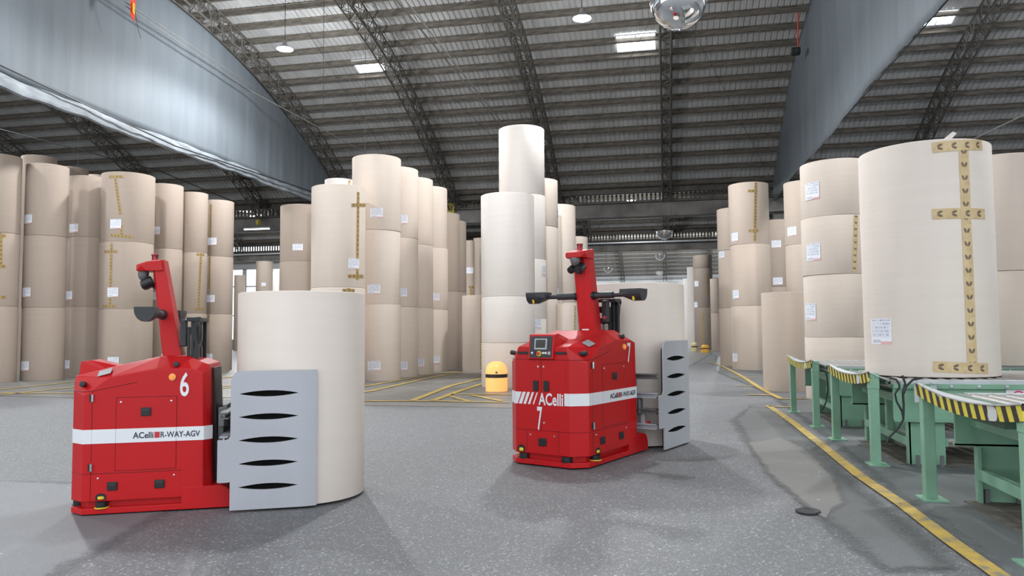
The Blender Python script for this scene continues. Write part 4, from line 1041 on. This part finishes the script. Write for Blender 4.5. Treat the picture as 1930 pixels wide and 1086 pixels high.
    # back plate and carriage
    O(MB().hull([(x, y_, z) for y_ in (-.20, .20) for (x, z) in ((1.17, 1.19), (1.185, 1.19), (1.235, .20), (1.20, .20))]), 'back_plate', 'black')
    cg = MB()
    for s in (-1, 1):
        cg.box((1.255, s * .22, .53), (.05, .05, .62)); 
    cg.box((1.275, 0, .74), (.05, .70, .10)); cg.box((1.275, 0, .34), (.05, .70, .10)); cg.box((1.25, 0, .53), (.03, .40, .30)); cg.box((1.29, 0, .84), (.04, .5, .05))
    O(cg, 'carriage', 'mid', bevel=.004)
    for z in (.80, .60, .43, .27):
        g = MB(); g.box((1.33, 0, z + .022), (.075, 1.12, .012)); g.box((1.33, 0, z - .022), (.075, 1.12, .012)); g.box((1.33, 0, z), (.014, 1.12, .05))
        O(g, 'slide_bar', 'mid' if z in (.80, .43) else 'clampgrey')
    O(MB().box((1.34, -.36, .47), (.07, .05, .19), bev=.02), 'hydraulic_block', 'mid'); O(MB().box((1.34, -.40, .33), (.05, .04, .16), bev=.004), 'rating_plate', 'plate')
    O(MB().tube((1.375, -.45, .29), (1.375, -.40, .29), .03, 16), 'rear_light', 'logored', smooth=True)
    # clamp arms with lens-shaped slots cut through
    for s in (-1, 1):
        out = [(1.285, .255), (1.285, .605), (1.355, .605), (1.382, .615), (1.394, .645), (1.394, 1.09)]
        out += [(1.479 + .085 * math.cos(PI - PI / 2 * k / 6), 1.092 + .085 * math.sin(PI / 2 * k / 6)) for k in range(1, 7)]
        out += [(2.005, 1.177), (2.005, .022), (1.394, .022), (1.394, .255)]
        bm = bmesh.new(); edges = []
        def loop(pl_):
            vv = [bm.verts.new((x, 0, z)) for x, z in pl_]
            for i in range(len(vv)): edges.append(bm.edges.new((vv[i], vv[(i + 1) % len(vv)])))
        loop(out)
        for py in (744, 788, 832, 876, 920):
            zc = (967 - py) / 226.6; aa = .262; c_ = 1.725; hh = .026
            loop([(c_ - aa + 2 * aa * k / 14, zc + hh * (1 - (2 * k / 14 - 1) ** 2)) for k in range(15)] + [(c_ + aa - 2 * aa * k / 14, zc - hh * (1 - (2 * k / 14 - 1) ** 2)) for k in range(1, 14)])
        bmesh.ops.triangle_fill(bm, use_beauty=True, use_dissolve=False, edges=edges)
        ex = bmesh.ops.extrude_face_region(bm, geom=bm.faces[:]); 
        for v_ in [g_ for g_ in ex['geom'] if isinstance(g_, bmesh.types.BMVert)]: v_.co.y += .018
        bmesh.ops.recalc_face_normals(bm, faces=bm.faces[:])
        y0_ = -.610 if s < 0 else .592
        for v_ in bm.verts: v_.co.y += y0_
        me = bpy.data.meshes.new('clamp_arm'); bm.to_mesh(me); bm.free(); me.materials.append(M['clampgrey'])
        ca = link('clamp_arm', me, V)
        ys = [s * math.sqrt(.601 ** 2 - (.020 + .145 * k / 6) ** 2) for k in range(7)]
        g = MB(); vs = []
        for k in range(7):
            x = 2.005 + .145 * k / 6; y_ = ys[k]; vs += [(x, y_ - .009, .022), (x, y_ - .009, 1.177), (x, y_ + .009, 1.177), (x, y_ + .009, .022)]
        F = []
        for i in range(6):
            for j in range(4): F.append((4 * i + j, 4 * i + (j + 1) % 4, 4 * i + 4 + (j + 1) % 4, 4 * i + 4 + j))
        F += [(0, 1, 2, 3), (24, 25, 26, 27)]
        O(g.add(vs, F), 'curved_tip', 'clampgrey', ca)
        O(MB().prism([(1.40, .04), (1.40, 1.09), (1.48, 1.165), (2.0, 1.165), (2.0, .04)], 'y', s * .590, s * .579), 'rubber_pad', 'rubber', ca)
    for ch in V.children:
        if dx and ch.name.split('.')[0] in ('mast_column', 'mast_head', 'stereo_camera', 'sensor_arm', 'lift_mast', 'camera_lens'): ch.location.x += dx
    return V

def place(nx, ny, px, py, rz, sc):   # floor contact of the native point (nx, ny) at this spot
    p = on_floor(px, py); r = Matrix.Rotation(rz, 2) @ Vector((nx * sc[0], ny * sc[1])); return Vector((p.x - r.x, p.y - r.y, 0))
A6, A7 = YAW + math.radians(13), math.radians(66.9); S6, S7 = (.925, 1.0, 1.0), (1.18, 1.2, 1.15)
P6 = place(.70, -.42, 285, 967, A6, S6); P7 = place(.125, -.42, 1112, 885, A7, S7)
vehicle('red paper-roll clamp vehicle marked 6, seen side-on at the left', P6, A6, S6, '6', -.11)
vehicle('red paper-roll clamp vehicle marked 7, facing forward in the centre', P7, A7, S7, '7', .05)
def held(P, rz, sc, h, label):
    o = Matrix.Rotation(rz, 2) @ Vector((1.985 * sc[0], 0)); r = .572 * sc[1]
    root = link('paper_roll', roll_mesh(r, h, 'cream_warm'), None, (P.x + o.x, P.y + o.y, .02)); tag(root, label, 'paper roll', 'large paper rolls')
    MB().lathe([(.05, h - .012), (.05, h - .2), (.038, h - .2), (.038, h - .008), (.05, h - .008)], n=20).obj('core', M['core'], root, smooth=True)
held(P6, A6, S6, 1.84, 'cream paper roll gripped by the grey clamp of vehicle 6')
held(P7, A7, S7, 2.08, 'cream paper roll gripped by the clamp behind vehicle 7')
